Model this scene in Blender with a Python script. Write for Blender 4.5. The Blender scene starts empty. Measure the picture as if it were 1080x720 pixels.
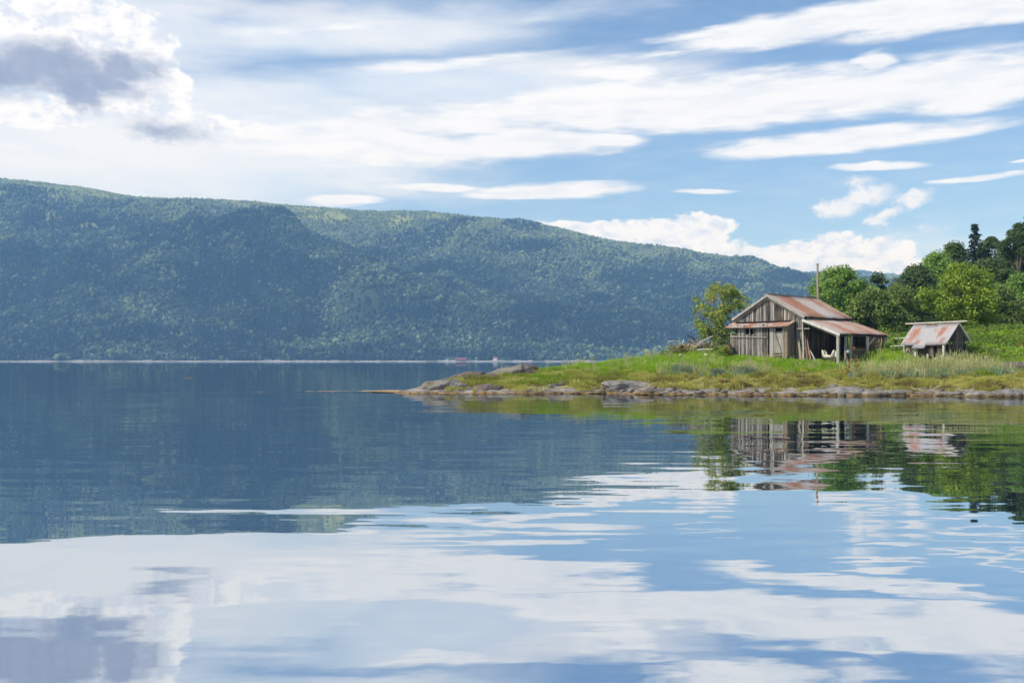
import bpy, math, random
import numpy as np
from mathutils import Vector, Matrix, Euler
from mathutils import noise as mn

random.seed(11)
rng = np.random.default_rng(11)
sc = bpy.context.scene
C = sc.collection
R = math.radians
F, HZ, CAMZ = 1050.0, 380.0, 2.0        # focal length in photo pixels, horizon row, eye height

# ------------------------------------------------------------------ camera, render
cam = bpy.data.cameras.new('camera')
camo = bpy.data.objects.new('camera', cam); C.objects.link(camo)
camo.location = (0, 0, CAMZ); camo.rotation_euler = (R(90), 0, 0)
cam.lens = 35; cam.sensor_width = 36; cam.shift_y = 20 / 1080
cam.clip_start = 0.1; cam.clip_end = 30000
sc.camera = camo
sc.view_settings.view_transform = 'Standard'; sc.view_settings.look = 'None'
sc.view_settings.exposure = 0.0; sc.view_settings.gamma = 1.0
sc.view_settings.use_curve_mapping = False
sc.render.engine = 'CYCLES'
cy = sc.cycles
cy.use_denoising = True; cy.max_bounces = 7; cy.diffuse_bounces = 2; cy.glossy_bounces = 3
cy.transmission_bounces = 2; cy.volume_bounces = 1; cy.transparent_max_bounces = 6
cy.use_adaptive_sampling = False
cy.sample_clamp_indirect = 6

# ------------------------------------------------------------------ node helper
class N:
    def __init__(s, tree): s.t = tree; s.n = tree.nodes; s.l = tree.links
    def put(s, sock, v):
        if isinstance(v, bpy.types.NodeSocket): s.l.new(v, sock)
        elif v is not None: sock.default_value = v
    def node(s, typ, ins=None, **kw):
        nd = s.n.new(typ)
        for k, v in kw.items(): setattr(nd, k, v)
        for k, v in (ins or {}).items(): s.put(nd.inputs[k], v)
        return nd
    def math(s, op, a, b=None, c=None, clamp=False):
        nd = s.n.new('ShaderNodeMath'); nd.operation = op; nd.use_clamp = clamp
        s.put(nd.inputs[0], a); s.put(nd.inputs[1], b); s.put(nd.inputs[2], c)
        return nd.outputs[0]
    def vmath(s, op, a, b=None):
        nd = s.n.new('ShaderNodeVectorMath'); nd.operation = op
        s.put(nd.inputs[0], a); s.put(nd.inputs[1], b)
        return nd.outputs[0]
    def noise(s, vec, scale=1.0, detail=3.0, rough=0.5, out='Fac', dist=0.0):
        nd = s.node('ShaderNodeTexNoise', {'Vector': vec, 'Scale': scale, 'Detail': detail, 'Roughness': rough, 'Distortion': dist})
        return nd.outputs[out]
    def mix(s, f, a, b, blend='MIX'):
        nd = s.n.new('ShaderNodeMix'); nd.data_type = 'RGBA'; nd.blend_type = blend
        s.put(nd.inputs[0], f); s.put(nd.inputs[6], col(a)); s.put(nd.inputs[7], col(b))
        return nd.outputs[2]
    def smooth(s, v, a, b, lo=0.0, hi=1.0):
        nd = s.n.new('ShaderNodeMapRange'); nd.interpolation_type = 'SMOOTHSTEP'
        s.put(nd.inputs[0], v)
        for i, x in enumerate((a, b, lo, hi)): s.put(nd.inputs[i + 1], x)
        return nd.outputs[0]
    def lin(s, v, a, b, lo=0.0, hi=1.0):
        nd = s.n.new('ShaderNodeMapRange'); s.put(nd.inputs[0], v)
        for i, x in enumerate((a, b, lo, hi)): s.put(nd.inputs[i + 1], x)
        return nd.outputs[0]
    def mapping(s, vec, loc=(0, 0, 0), rot=(0, 0, 0), scale=(1, 1, 1), kind='POINT'):
        nd = s.node('ShaderNodeMapping', {'Vector': vec, 'Location': loc, 'Rotation': rot, 'Scale': scale}, vector_type=kind)
        return nd.outputs[0]
    def ramp(s, f, stops):
        nd = s.n.new('ShaderNodeValToRGB'); s.put(nd.inputs[0], f)
        e = nd.color_ramp.elements
        while len(e) < len(stops): e.new(0.5)
        for q, (p, c) in zip(e, stops): q.position = p; q.color = col(c)
        return nd.outputs[0]
    def attr(s, name, typ='GEOMETRY', out='Fac'):
        return s.node('ShaderNodeAttribute', attribute_name=name, attribute_type=typ).outputs[out]
def col(c):
    if isinstance(c, (tuple, list)) and len(c) == 3: return (*c, 1.0)
    return c

MATS = {}
def new_mat(name):
    m = bpy.data.materials.new(name); m.use_nodes = True
    m.node_tree.nodes.clear()
    k = N(m.node_tree)
    k.outn = k.n.new('ShaderNodeOutputMaterial')
    MATS[name] = m
    return m, k
def finish(k, shader): k.l.new(shader, k.outn.inputs['Surface'])
def principled(k, color, rough=0.8, bump=None, bstr=0.5, bdist=0.02, spec=0.3, metal=0.0, transl=0.0):
    ins = {'Base Color': col(color), 'Roughness': rough, 'Metallic': metal, 'Specular IOR Level': spec}
    p = k.node('ShaderNodeBsdfPrincipled', ins)
    if bump is not None:
        b = k.node('ShaderNodeBump', {'Height': bump, 'Strength': bstr, 'Distance': bdist})
        k.l.new(b.outputs[0], p.inputs['Normal'])
    out = p.outputs[0]
    if transl:
        t = k.node('ShaderNodeBsdfTranslucent', {'Color': col(color)})
        mx = k.node('ShaderNodeMixShader', {0: transl, 1: out, 2: t.outputs[0]})
        out = mx.outputs[0]
    finish(k, out)

def geo_pos(k): return k.node('ShaderNodeNewGeometry').outputs['Position']
def obj_co(k): return k.node('ShaderNodeTexCoord').outputs['Object']
def island(k): return k.node('ShaderNodeNewGeometry').outputs['Random Per Island']

# weathered grey boards: grain along the board, a shade of its own for every board
def wood_mat(name, dark, light, warm=(0.30, 0.22, 0.14), grain=(9, 9, 0.7), warmth=0.25):
    m, k = new_mat(name)
    co = obj_co(k)
    st = k.noise(k.mapping(co, scale=grain), 1.6, 5, 0.65)
    big = k.noise(k.mapping(co, scale=(1.2, 1.2, 0.8)), 1.0, 3, 0.6)
    tint = k.attr('tint')
    v = k.math('ADD', k.math('MULTIPLY', st, 0.95), k.math('MULTIPLY', tint, 0.62)); v = k.math('SUBTRACT', v, 0.12)
    v = k.math('ADD', v, k.math('MULTIPLY', big, 0.35))
    c = k.ramp(k.lin(v, 0.56, 1.18), [(0, dark), (0.42, tuple(0.5 * (a + b) * 0.85 for a, b in zip(dark, light))), (1, light)])
    c = k.mix(k.math('MULTIPLY', k.smooth(big, 0.45, 0.72), warmth), c, warm)
    knots = k.noise(k.mapping(co, scale=(14, 14, 5)), 1.0, 2, 0.5)
    c = k.mix(k.smooth(knots, 0.66, 0.74), c, tuple(a * 0.4 for a in dark))
    principled(k, c, 0.85, bump=st, bstr=0.5, bdist=0.01, spec=0.15)
    return m
wood_mat('weathered_wood', (0.035, 0.031, 0.028), (0.44, 0.405, 0.365), warmth=0.25)
wood_mat('pale_wood', (0.15, 0.12, 0.085), (0.46, 0.38, 0.27), warmth=0.5)
wood_mat('silver_wood', (0.22, 0.2, 0.17), (0.60, 0.56, 0.50), grain=(3, 3, 3), warmth=0.1)
wood_mat('dark_or_shaded_wood', (0.035, 0.028, 0.023), (0.16, 0.13, 0.11))
wood_mat('brown_wood', (0.07, 0.045, 0.032), (0.24, 0.16, 0.115), warm=(0.2, 0.08, 0.04))

def roof_mat(name, galv, axis_scale, rustc=(0.32, 0.13, 0.065), pink=(0.39, 0.285, 0.22), spots=()):
    m, k = new_mat(name)
    co = obj_co(k)
    t = k.attr('tint')
    n1 = k.noise(k.mapping(co, scale=axis_scale), 1.0, 6, 0.62)
    n2 = k.noise(k.mapping(co, scale=(1.6, 1.6, 1.6)), 1.0, 5, 0.65)
    n3 = k.noise(k.mapping(co, scale=tuple(4 * a for a in axis_scale)), 1.0, 4, 0.6)
    v = k.math('ADD', k.math('ADD', k.math('MULTIPLY', n1, 0.75), k.math('MULTIPLY', n2, 0.55)), k.math('MULTIPLY', t, 0.42)); v = k.math('SUBTRACT', v, 0.12)
    rust = k.smooth(v, 0.56, 0.84)
    for sx_, sy_, sa, sb in spots:      # rust blotches of their own place and size
        gq = k.node('ShaderNodeTexGradient', {0: k.mapping(co, loc=(sx_, sy_, 2.0), scale=(sa, sb, 9), kind='TEXTURE')}, gradient_type='SPHERICAL').outputs['Fac']
        rust = k.math('MAXIMUM', rust, k.smooth(k.math('ADD', gq, k.math('MULTIPLY', k.math('SUBTRACT', n3, .5), 2.2)), .2, .75))
    g = k.mix(n3, tuple(0.72 * a for a in galv), galv)
    g = k.mix(k.math('MULTIPLY', k.smooth(v, 0.42, 0.66), 0.6), g, pink)
    r = k.ramp(n3, [(0.25, tuple(0.5 * a for a in rustc)), (0.55, rustc), (0.8, (0.36, 0.2, 0.125))])
    c = k.mix(k.math('MULTIPLY', rust, 0.86), g, r)
    principled(k, c, k.lin(rust, 0, 1, 0.5, 0.9), bump=n3, bstr=0.25, bdist=0.01, spec=0.35)
    return m
roof_mat('rusty_roof', (0.46, 0.44, 0.42), (0.55, 2.6, 0.55))
roof_mat('rusty_awning', (0.50, 0.45, 0.42), (1.6, 0.8, 1.2))
roof_mat('shed_sheet', (0.36, 0.36, 0.37), (1.8, 0.9, 0.9), rustc=(0.30, 0.11, 0.06), pink=(0.36, 0.32, 0.30), spots=((-2.75, .7, .6, .95), (-.75, .85, .45, .75), (-2.1, .1, .3, .3), (-.3, .2, .3, .35)))
roof_mat('rust', (0.16, 0.08, 0.05), (2, 2, 2))

def leaf_mat(name, dark, mid, light, other=None, amount=0.0, transl=0.45, nscale=0.7):
    m, k = new_mat(name)
    r = island(k)
    n = k.noise(geo_pos(k), nscale, 2, 0.5)
    v = k.math('ADD', k.math('MULTIPLY', r, 0.55), k.math('MULTIPLY', n, 0.6))
    c = k.ramp(k.lin(v, 0.2, 0.95), [(0, dark), (0.5, mid), (1, light)])
    if other:
        r2 = k.math('FRACT', k.math('MULTIPLY', r, 37.7))
        gz = k.noise(geo_pos(k), 1.1, 2, 0.5)
        c = k.mix(k.math('MULTIPLY', k.smooth(gz, 0.45, 0.6), k.math('LESS_THAN', r2, amount)), c, other)
    principled(k, c, 0.6, spec=0.08, transl=transl)
    return m
leaf_mat('leaf_bright', (0.09, 0.16, 0.022), (0.25, 0.36, 0.045), (0.48, 0.57, 0.08))
leaf_mat('leaf_green', (0.075, 0.151, 0.035), (0.208, 0.344, 0.070), (0.417, 0.551, 0.128))
leaf_mat('herb_leaf', (0.08, 0.15, 0.025), (0.21, 0.32, 0.05), (0.38, 0.46, 0.09))
leaf_mat('leaf_olive', (0.07, 0.12, 0.035), (0.20, 0.28, 0.075), (0.36, 0.43, 0.13))
leaf_mat('leaf_dark', (0.038, 0.074, 0.032), (0.102, 0.162, 0.057), (0.211, 0.270, 0.098))
leaf_mat('leaf_rowan', (0.093, 0.151, 0.037), (0.233, 0.324, 0.064), (0.443, 0.486, 0.110), other=(0.770, 0.281, 0.110), amount=0.10)
leaf_mat('needles', (0.013, 0.031, 0.023), (0.029, 0.058, 0.042), (0.058, 0.098, 0.065), transl=0.1)
leaf_mat('leaf_shrub', (0.095, 0.162, 0.020), (0.230, 0.324, 0.041), (0.405, 0.499, 0.095))
leaf_mat('leaf_dock', (0.16, 0.07, 0.03), (0.30, 0.13, 0.05), (0.36, 0.22, 0.09), nscale=3)
leaf_mat('petals', (0.6, 0.58, 0.4), (0.75, 0.73, 0.6), (0.8, 0.8, 0.7))
leaf_mat('dry_brush', (0.14, 0.12, 0.05), (0.27, 0.25, 0.09), (0.42, 0.36, 0.2))

m, k = new_mat('bark')
co = obj_co(k); n = k.noise(k.mapping(co, scale=(3, 3, 0.8)), 2, 4, 0.6)
principled(k, k.ramp(n, [(0.3, (0.06, 0.05, 0.04)), (0.7, (0.2, 0.18, 0.15))]), 0.9, bump=n, bstr=0.6, bdist=0.03, spec=0.1)

def tint_mat(name, stops, transl=0.3, rough=0.6):
    """blades: colour from the clump's own tint"""
    m, k = new_mat(name)
    t = k.attr('tint', 'INSTANCER')
    r = island(k)
    c = k.ramp(k.math('ADD', t, k.math('MULTIPLY', k.math('SUBTRACT', r, 0.5), 0.25)), stops)
    principled(k, c, rough, spec=0.04, transl=transl)
    return m
tint_mat('grass_blades', [(0, (0.24, 0.20, 0.06)), (0.25, (0.30, 0.30, 0.06)), (0.5, (0.25, 0.39, 0.03)), (0.8, (0.31, 0.50, 0.035)), (1, (0.42, 0.58, 0.06))], transl=0.45)
tint_mat('shore_blades', [(0, (0.15, 0.10, 0.05)), (0.3, (0.30, 0.25, 0.08)), (0.6, (0.44, 0.43, 0.10)), (1, (0.56, 0.54, 0.15))], transl=0.4)
tint_mat('straw_blades', [(0, (0.30, 0.36, 0.12)), (0.5, (0.46, 0.46, 0.2)), (1, (0.60, 0.54, 0.28))], transl=0.4)
tint_mat('blue_blades', [(0, (0.16, 0.24, 0.13)), (0.5, (0.27, 0.37, 0.22)), (1, (0.38, 0.46, 0.30))], transl=0.4)
tint_mat('forest_birch', [(0, (0.018, 0.034, 0.016)), (0.45, (0.058, 0.088, 0.042)), (1, (0.19, 0.235, 0.115))], transl=0.0, rough=0.9)
tint_mat('forest_spruce', [(0, (0.007, 0.016, 0.013)), (1, (0.026, 0.046, 0.028))], transl=0.0, rough=0.9)
leaf_mat('tussock_blue', (0.15, 0.22, 0.13), (0.26, 0.34, 0.22), (0.38, 0.44, 0.30))

# rock: pale grey lichen rock, wrack-brown band near the waterline (a real stain, tied to height above the water)
def rock_mat(name, dark, light, tide=0.16):
    m, k = new_mat(name)
    p = geo_pos(k)
    n = k.noise(p, 1.6, 7, 0.65); n2 = k.noise(k.mapping(p, scale=(1, 1, 4)), 3.2, 5, 0.6)
    big = k.noise(p, 0.5, 3, 0.6)
    c = k.ramp(k.math('ADD', k.math('MULTIPLY', n, 0.6), k.math('MULTIPLY', n2, 0.4)), [(0.32, dark), (0.52, tuple(0.6 * (a + b) for a, b in zip(dark, light))), (0.7, light)])
    c = k.mix(k.smooth(big, 0.55, 0.7, 0, 0.5), c, (0.13, 0.115, 0.05))
    z = k.node('ShaderNodeSeparateXYZ', {0: p}).outputs[2]
    zz = k.math('ADD', z, k.math('MULTIPLY', k.math('SUBTRACT', n, 0.5), 0.25))
    wr = k.mix(k.smooth(n2, 0.4, 0.6), (0.05, 0.036, 0.022), (0.22, 0.145, 0.05))
    c = k.mix(k.smooth(zz, tide - 0.06, tide + 0.06, 1, 0), c, wr)
    principled(k, c, 0.85, bump=k.math('ADD', n, n2), bstr=0.9, bdist=0.12, spec=0.25)
    return m
rock_mat('rock', (0.03, 0.028, 0.026), (0.32, 0.295, 0.265), tide=.12)
rock_mat('dark_rock', (0.035, 0.028, 0.026), (0.20, 0.16, 0.145))
rock_mat('ledge_rock', (0.05, 0.046, 0.040), (0.32, 0.305, 0.275), tide=0.12)

def plain(name, c, rough=0.6, spec=0.3, var=0.2):
    m, k = new_mat(name)
    n = k.noise(obj_co(k), 3, 4, 0.6)
    principled(k, k.mix(n, tuple(a * (1 - var) for a in c), tuple(min(0.95, a * (1 + var)) for a in c)), rough, spec=spec)
    return m
plain('cream_shell', (0.55, 0.52, 0.42), 0.45, 0.4)
plain('white_plastic', (0.75, 0.75, 0.72), 0.4)
plain('orange_plastic', (0.62, 0.22, 0.06), 0.5)
plain('rope', (0.2, 0.17, 0.12), 0.9)
plain('red_paint', (0.22, 0.07, 0.06), 0.7)
plain('white_paint', (0.6, 0.6, 0.58), 0.6)
plain('slate_roof', (0.10, 0.10, 0.11), 0.7)
plain('pink_debris', (0.38, 0.22, 0.17), 0.8, 0.2, 0.3)
plain('dark_glass', (0.03, 0.035, 0.04), 0.2, 0.5)
plain('shade_black', (0.02, 0.018, 0.016), 0.9, 0.1)
plain('hessian', (0.24, 0.18, 0.15), 0.9, 0.1, 0.35)

# ------------------------------------------------------------------ mesh helpers
def tag(o, label=None, cat=None, group=None, kind=None):
    if label: o['label'] = label
    if cat: o['category'] = cat
    if group: o['group'] = group
    if kind: o['kind'] = kind
    return o
def empty(name, loc, rz=0, label=None, cat=None, group=None):
    o = bpy.data.objects.new(name, None); C.objects.link(o)
    o.location = loc; o.rotation_euler = (0, 0, rz); o.empty_display_size = 0.2
    return tag(o, label, cat, group)

class MB:
    """collects boards, beams and tubes, then links them as one mesh"""
    def __init__(s): s.v = []; s.f = []; s.t = []
    def add(s, vs, fs, tint=None):
        if tint is None: tint = random.random()
        b = len(s.v); s.v += [tuple(v) for v in vs]
        s.f += [tuple(i + b for i in f) for f in fs]; s.t += [tint] * len(fs)
    def hexa(s, p, tint=None):
        """eight corners: bottom ring 0-3, top ring 4-7"""
        s.add(p, [(3, 2, 1, 0), (4, 5, 6, 7), (0, 1, 5, 4), (1, 2, 6, 5), (2, 3, 7, 6), (3, 0, 4, 7)], tint)
    def box(s, c, d, tint=None, rot=None):
        hx, hy, hz = d[0] / 2, d[1] / 2, d[2] / 2
        p = [Vector(q) for q in ((-hx, -hy, -hz), (hx, -hy, -hz), (hx, hy, -hz), (-hx, hy, -hz), (-hx, -hy, hz), (hx, -hy, hz), (hx, hy, hz), (-hx, hy, hz))]
        if rot is not None:
            e = Euler(rot).to_matrix(); p = [e @ q for q in p]
        s.hexa([q + Vector(c) for q in p], tint)
    def beam(s, a, b, w, h, tint=None, up=(0, 0, 1), taper=1.0):
        a, b = Vector(a), Vector(b); d = (b - a).normalized(); u = Vector(up)
        if abs(d.dot(u)) > 0.98: u = Vector((0, 1, 0))
        x = d.cross(u).normalized(); y = x.cross(d).normalized()
        p = []
        for c, q in ((a, 1.0), (b, taper)):
            for sx, sy in ((-1, -1), (1, -1), (1, 1), (-1, 1)): p.append(c + x * sx * w * q / 2 + y * sy * h * q / 2)
        s.hexa(p, tint)
    def tube(s, pts, rad, n=7, tint=None, cap=True):
        pts = [Vector(p) for p in pts]; m = len(pts)
        if not isinstance(rad, (list, tuple)): rad = [rad] * m
        vs, fs = [], []
        for i, p in enumerate(pts):
            d = (pts[min(i + 1, m - 1)] - pts[max(i - 1, 0)]).normalized()
            u = Vector((0, 0, 1)) if abs(d.z) < 0.9 else Vector((1, 0, 0))
            x = d.cross(u).normalized(); y = x.cross(d).normalized()
            for j in range(n):
                a = 2 * math.pi * j / n
                vs.append(p + (x * math.cos(a) + y * math.sin(a)) * rad[i])
        for i in range(m - 1):
            for j in range(n):
                q = (j + 1) % n
                fs.append((i * n + j, i * n + q, (i + 1) * n + q, (i + 1) * n + j))
        if cap:
            fs.append(tuple(range(n))[::-1]); fs.append(tuple((m - 1) * n + j for j in range(n)))
        s.add(vs, fs, tint)
    def build(s, name, mat, parent=None, smooth=False):
        me = bpy.data.meshes.new(name); me.from_pydata(s.v, [], s.f); me.update()
        a = me.attributes.new('tint', 'FLOAT', 'FACE'); a.data.foreach_set('value', s.t)
        me.materials.append(MATS[mat])
        if smooth: me.polygons.foreach_set('use_smooth', [True] * len(me.polygons))
        o = bpy.data.objects.new(name, me); C.objects.link(o)
        if parent is not None: o.parent = parent
        return o

def np_mesh(name, verts, quads, mat, parent=None, smooth=False, tri=False):
    me = bpy.data.meshes.new(name)
    k = 3 if tri else 4
    me.vertices.add(len(verts)); me.vertices.foreach_set('co', np.asarray(verts, np.float32).ravel())
    me.loops.add(quads.size); me.loops.foreach_set('vertex_index', quads.astype(np.int32).ravel())
    me.polygons.add(len(quads)); me.polygons.foreach_set('loop_start', np.arange(0, quads.size, k, dtype=np.int32))
    me.polygons.foreach_set('loop_total', np.full(len(quads), k, np.int32))
    if smooth: me.polygons.foreach_set('use_smooth', np.ones(len(quads), bool))
    me.update(calc_edges=True); me.validate()
    me.materials.append(MATS[mat])
    o = bpy.data.objects.new(name, me)
    C.objects.link(o)
    if parent is not None: o.parent = parent
    return o

def grid_mesh(name, xs, ys, zf, mat, keep=None):
    X, Y = np.meshgrid(xs, ys); Z = zf(X, Y)
    nx, ny = len(xs), len(ys)
    idx = np.arange(nx * ny).reshape(ny, nx)
    q = np.stack([idx[:-1, :-1], idx[:-1, 1:], idx[1:, 1:], idx[1:, :-1]], -1).reshape(-1, 4)
    if keep is not None:
        k = keep(X, Y); kk = (k[:-1, :-1] & k[:-1, 1:] & k[1:, 1:] & k[1:, :-1]).ravel(); q = q[kk]
        used = np.unique(q); mp = np.full(nx * ny, -1); mp[used] = np.arange(len(used))
        V = np.stack([X.ravel(), Y.ravel(), Z.ravel()], -1)[used]; q = mp[q]
    else: V = np.stack([X.ravel(), Y.ravel(), Z.ravel()], -1)
    return np_mesh(name, V, q, mat, smooth=True)

# value noise in numpy
def vn(x, y, seed=0):
    x = np.asarray(x, float); y = np.asarray(y, float)
    xi = np.floor(x).astype(np.int64); yi = np.floor(y).astype(np.int64)
    fx = x - xi; fy = y - yi; fx = fx * fx * (3 - 2 * fx); fy = fy * fy * (3 - 2 * fy)
    def h(a, b):
        n = (a * 374761393 + b * 668265263 + seed * 974634777) & 0xffffffff
        n = ((n ^ (n >> 13)) * 1274126177) & 0xffffffff
        return ((n ^ (n >> 16)) & 0xffff) / 65535.0
    return (h(xi, yi) * (1 - fx) + h(xi + 1, yi) * fx) * (1 - fy) + (h(xi, yi + 1) * (1 - fx) + h(xi + 1, yi + 1) * fx) * fy
def fbm(x, y, seed=0, octv=4, g=0.5):
    s = 0; a = 1; t = 0
    for i in range(octv):
        s = s + a * vn(np.asarray(x) * 2 ** i + 17.3 * i, np.asarray(y) * 2 ** i + 9.1 * i, seed + i); t += a; a *= g
    return s / t
def ss(v, a, b):
    t = np.clip((np.asarray(v, float) - a) / (b - a), 0, 1); return t * t * (3 - 2 * t)

# ------------------------------------------------------------------ sun and sky
SUN_EL, SUN_DIR = 47.0, (-0.93, -0.36)
az = math.atan2(SUN_DIR[0], SUN_DIR[1])
sv = Vector((math.cos(R(SUN_EL)) * math.sin(az), math.cos(R(SUN_EL)) * math.cos(az), math.sin(R(SUN_EL))))
sl = bpy.data.lights.new('sun', 'SUN'); sl.energy = 4.8; sl.angle = R(0.53); sl.color = (1.0, 0.95, 0.87)
so = bpy.data.objects.new('sun', sl); C.objects.link(so); so.location = sv * 100
so.rotation_euler = sv.to_track_quat('Z', 'Y').to_euler()

w = bpy.data.worlds.new('World'); sc.world = w; w.use_nodes = True
w.node_tree.nodes.clear(); k = N(w.node_tree)
sky = k.node('ShaderNodeTexSky', sky_type='NISHITA', sun_disc=False, sun_elevation=R(SUN_EL), sun_rotation=az % (2 * math.pi),
             altitude=50, air_density=1.0, dust_density=1.2, ozone_density=1.6)
gen = k.node('ShaderNodeTexCoord').outputs['Generated']
sx = k.node('ShaderNodeSeparateXYZ', {0: k.vmath('NORMALIZE', gen)})
azd = k.math('MULTIPLY', k.math('ARCTAN2', sx.outputs[0], sx.outputs[1]), 180 / math.pi)
eld = k.math('MULTIPLY', k.math('ARCSINE', sx.outputs[2]), 180 / math.pi)
P = k.node('ShaderNodeCombineXYZ', {0: azd, 1: eld, 2: 0.0}).outputs[0]
def ang(px, py):
    a = math.atan((px - 540) / F); return math.degrees(a), math.degrees(math.atan((HZ - py) / F * math.cos(a)))
def warped(scale, amp, detail, rough=0.55):
    n = k.noise(k.mapping(P, scale=scale), 1.0, detail, rough, out='Color')
    n = k.vmath('SUBTRACT', n, (0.5, 0.5, 0.5))
    return k.vmath('ADD', P, k.vmath('MULTIPLY', n, (amp[0], amp[1], 0)))
def blobs(vec, items):
    d = None
    for it in items:
        px, py, a, b = it[:4]; rot = it[4] if len(it) > 4 else 0; wt = it[5] if len(it) > 5 else 1
        c = ang(px, py); ca = math.cos(R(c[0]))
        mp = k.mapping(vec, loc=(c[0], c[1], 0), rot=(0, 0, R(rot)), scale=(a / 18.3 * ca * ca, b / 18.3 * ca, 1), kind='TEXTURE')
        g = k.node('ShaderNodeTexGradient', {0: mp}, gradient_type='SPHERICAL').outputs['Fac']
        if wt != 1: g = k.math('MULTIPLY', g, wt)
        d = g if d is None else k.math('MAXIMUM', d, g)
    return d
Vv = warped((0.05, 0.16, 1), (9, 3, 0), 3)
Vs = warped((0.10, 0.55, 1), (5, 1.1, 0), 5)
Vc = warped((0.55, 0.75, 1), (1.5, 0.9, 0), 6, 0.6)
Vd = warped((0.30, 0.5, 1), (4.5, 2.6, 0), 7, 0.62)
veil = blobs(Vv, [(130, 150, 420, 110, 0, 1.5), (60, 250, 420, 110, 0, .9), (360, 30, 330, 50, 4, .8), (470, 95, 350, 50, 3, .9), (620, 75, 220, 26, 3, .5),
                  (300, 190, 330, 40, 0, .7), (100, 20, 300, 80, 0, .9), (300, 110, 300, 45, 0, .8), (560, 14, 300, 16, 5, .4), (960, 265, 180, 30, 0, .35), (720, 285, 300, 26, 0, .4)])
streak = blobs(Vs, [(890, 20, 230, 19, 5.5), (1010, 12, 170, 22, 5), (735, 38, 80, 6, 4, .6), (1100, 2, 120, 18, 3), (800, 102, 290, 32, 1.5), (950, 92, 200, 32, 4), (700, 108, 210, 28, 1), (1050, 92, 130, 26, 6), (930, 64, 30, 12, 0), (645, 78, 55, 11, -2),
                    (600, 115, 140, 24, 2), (720, 124, 220, 20, 1), (560, 152, 130, 20), (400, 154, 200, 26), (470, 130, 180, 22, 2, .8), (290, 140, 140, 20, 0, .6), (640, 150, 50, 10), (880, 149, 200, 15, 2), (985, 139, 105, 9, 2), (790, 158, 80, 5, 3, .7), (920, 175, 72, 4.5, 0),
                    (1035, 187, 58, 4.5), (585, 201, 120, 9, 1), (540, 206, 70, 6, 0), (455, 198, 58, 5.5), (748, 204, 40, 2.6), (362, 211, 56, 7), (1090, 168, 34, 3), (530, 60, 120, 5, 5, .35), (340, 30, 120, 7, 8, .35), (440, 70, 140, 6, 6, .35), (690, 60, 160, 7, 6, .4)])
cumu = blobs(Vc, [(50, 40, 125, 60), (130, 52, 70, 50), (10, 15, 120, 50), (165, 88, 50, 24), (150, 118, 90, 20, 0, .6), (230, 132, 60, 14, 0, .5), (40, 118, 80, 20, 0, .7),
                  (620, 240, 80, 9), (670, 246, 90, 17), (735, 243, 45, 22), (710, 262, 90, 18), (780, 270, 60, 16), (835, 268, 45, 18), (880, 262, 38, 20), (935, 268, 38, 20), (900, 284, 110, 20), (800, 285, 90, 16),
                  ])
Vw = warped((0.9, 1.3, 1), (3.0, 1.8, 0), 7, 0.68)
wisp = blobs(Vw, [(885, 218, 44, 16, 8), (912, 206, 46, 17, 5), (962, 211, 34, 14, 10), (932, 228, 32, 13, 25), (905, 192, 40, 9, 0, .6), (980, 243, 60, 8, 0, .4), (1000, 255, 50, 8, 0, .35)])
dark = blobs(Vd, [(66, 74, 110, 30, -6), (0, 76, 80, 32), (112, 86, 66, 22, -10), (80, 98, 66, 20, -8), (175, 139, 75, 18, -3, .55), (135, 72, 50, 22, 0, .8)])
nS = k.noise(k.mapping(P, scale=(0.26, 1.3, 1), rot=(0, 0, R(-3))), 1.0, 5, 0.6)
nC = k.noise(k.mapping(P, scale=(0.9, 1.3, 1)), 1.0, 7, 0.62)
nV = k.noise(k.mapping(P, scale=(0.07, 0.35, 1), rot=(0, 0, R(-4))), 1.0, 6, 0.6)
# loose high cloud over the rest of the sky, outside the part the photograph shows
rest = k.math('MULTIPLY', k.smooth(nV, 0.42, 0.66), k.math('MAXIMUM', k.smooth(k.math('ABSOLUTE', azd), 30, 45), k.smooth(eld, 22, 34)))
def gated(m_, n_, c_, a_, lo=0.0): return k.math('MULTIPLY', k.math('MULTIPLY', k.math('SUBTRACT', n_, c_), a_), k.smooth(m_, 0.0, 0.18, lo, 1.0))
aV = k.math('MULTIPLY', k.smooth(k.math('ADD', veil, k.math('MULTIPLY', k.math('SUBTRACT', nV, 0.5), 0.9)), 0.02, 0.62), k.smooth(veil, .4, 1.0, 0.80, 0.91))
aV = k.math('MAXIMUM', aV, k.math('MULTIPLY', rest, 0.7))
aS = k.math('MULTIPLY', k.smooth(k.math('ADD', streak, gated(streak, nS, 0.5, 0.9, .3)), -0.06, 0.50), 0.93)
aC = k.smooth(k.math('ADD', cumu, gated(cumu, nC, 0.5, 1.15)), 0.06, 0.28)
aD = k.smooth(k.math('ADD', dark, gated(dark, nC, 0.5, 0.7)), 0.02, 0.62)
skyc = k.vmath('MULTIPLY', sky.outputs[0], (0.112, 0.130, 0.150))
c = k.mix(k.smooth(eld, 3, 16), skyc, k.vmath('MULTIPLY', skyc, (1.0, 1.0, 1.0)))
c = k.mix(aV, c, k.mix(k.math('MAXIMUM', k.smooth(nV, .35, .65), k.smooth(veil, .6, 1.3)), (0.72, 0.83, 0.97), (0.96, 0.975, 1.0)))
c = k.mix(aS, c, k.mix(k.smooth(nS, .35, .6), (0.90, 0.93, 0.98), (1.03, 1.03, 1.04)))
c = k.mix(k.math('MULTIPLY', aC, 0.95), c, k.mix(k.smooth(nC, 0.36, 0.58), (0.76, 0.81, 0.93), (1.05, 1.05, 1.05)))
c = k.mix(k.math('MULTIPLY', k.smooth(k.math('ADD', wisp, gated(wisp, nC, 0.5, 1.2)), 0.12, 0.85), 0.9), c, (0.98, 0.98, 1.0))
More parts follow.
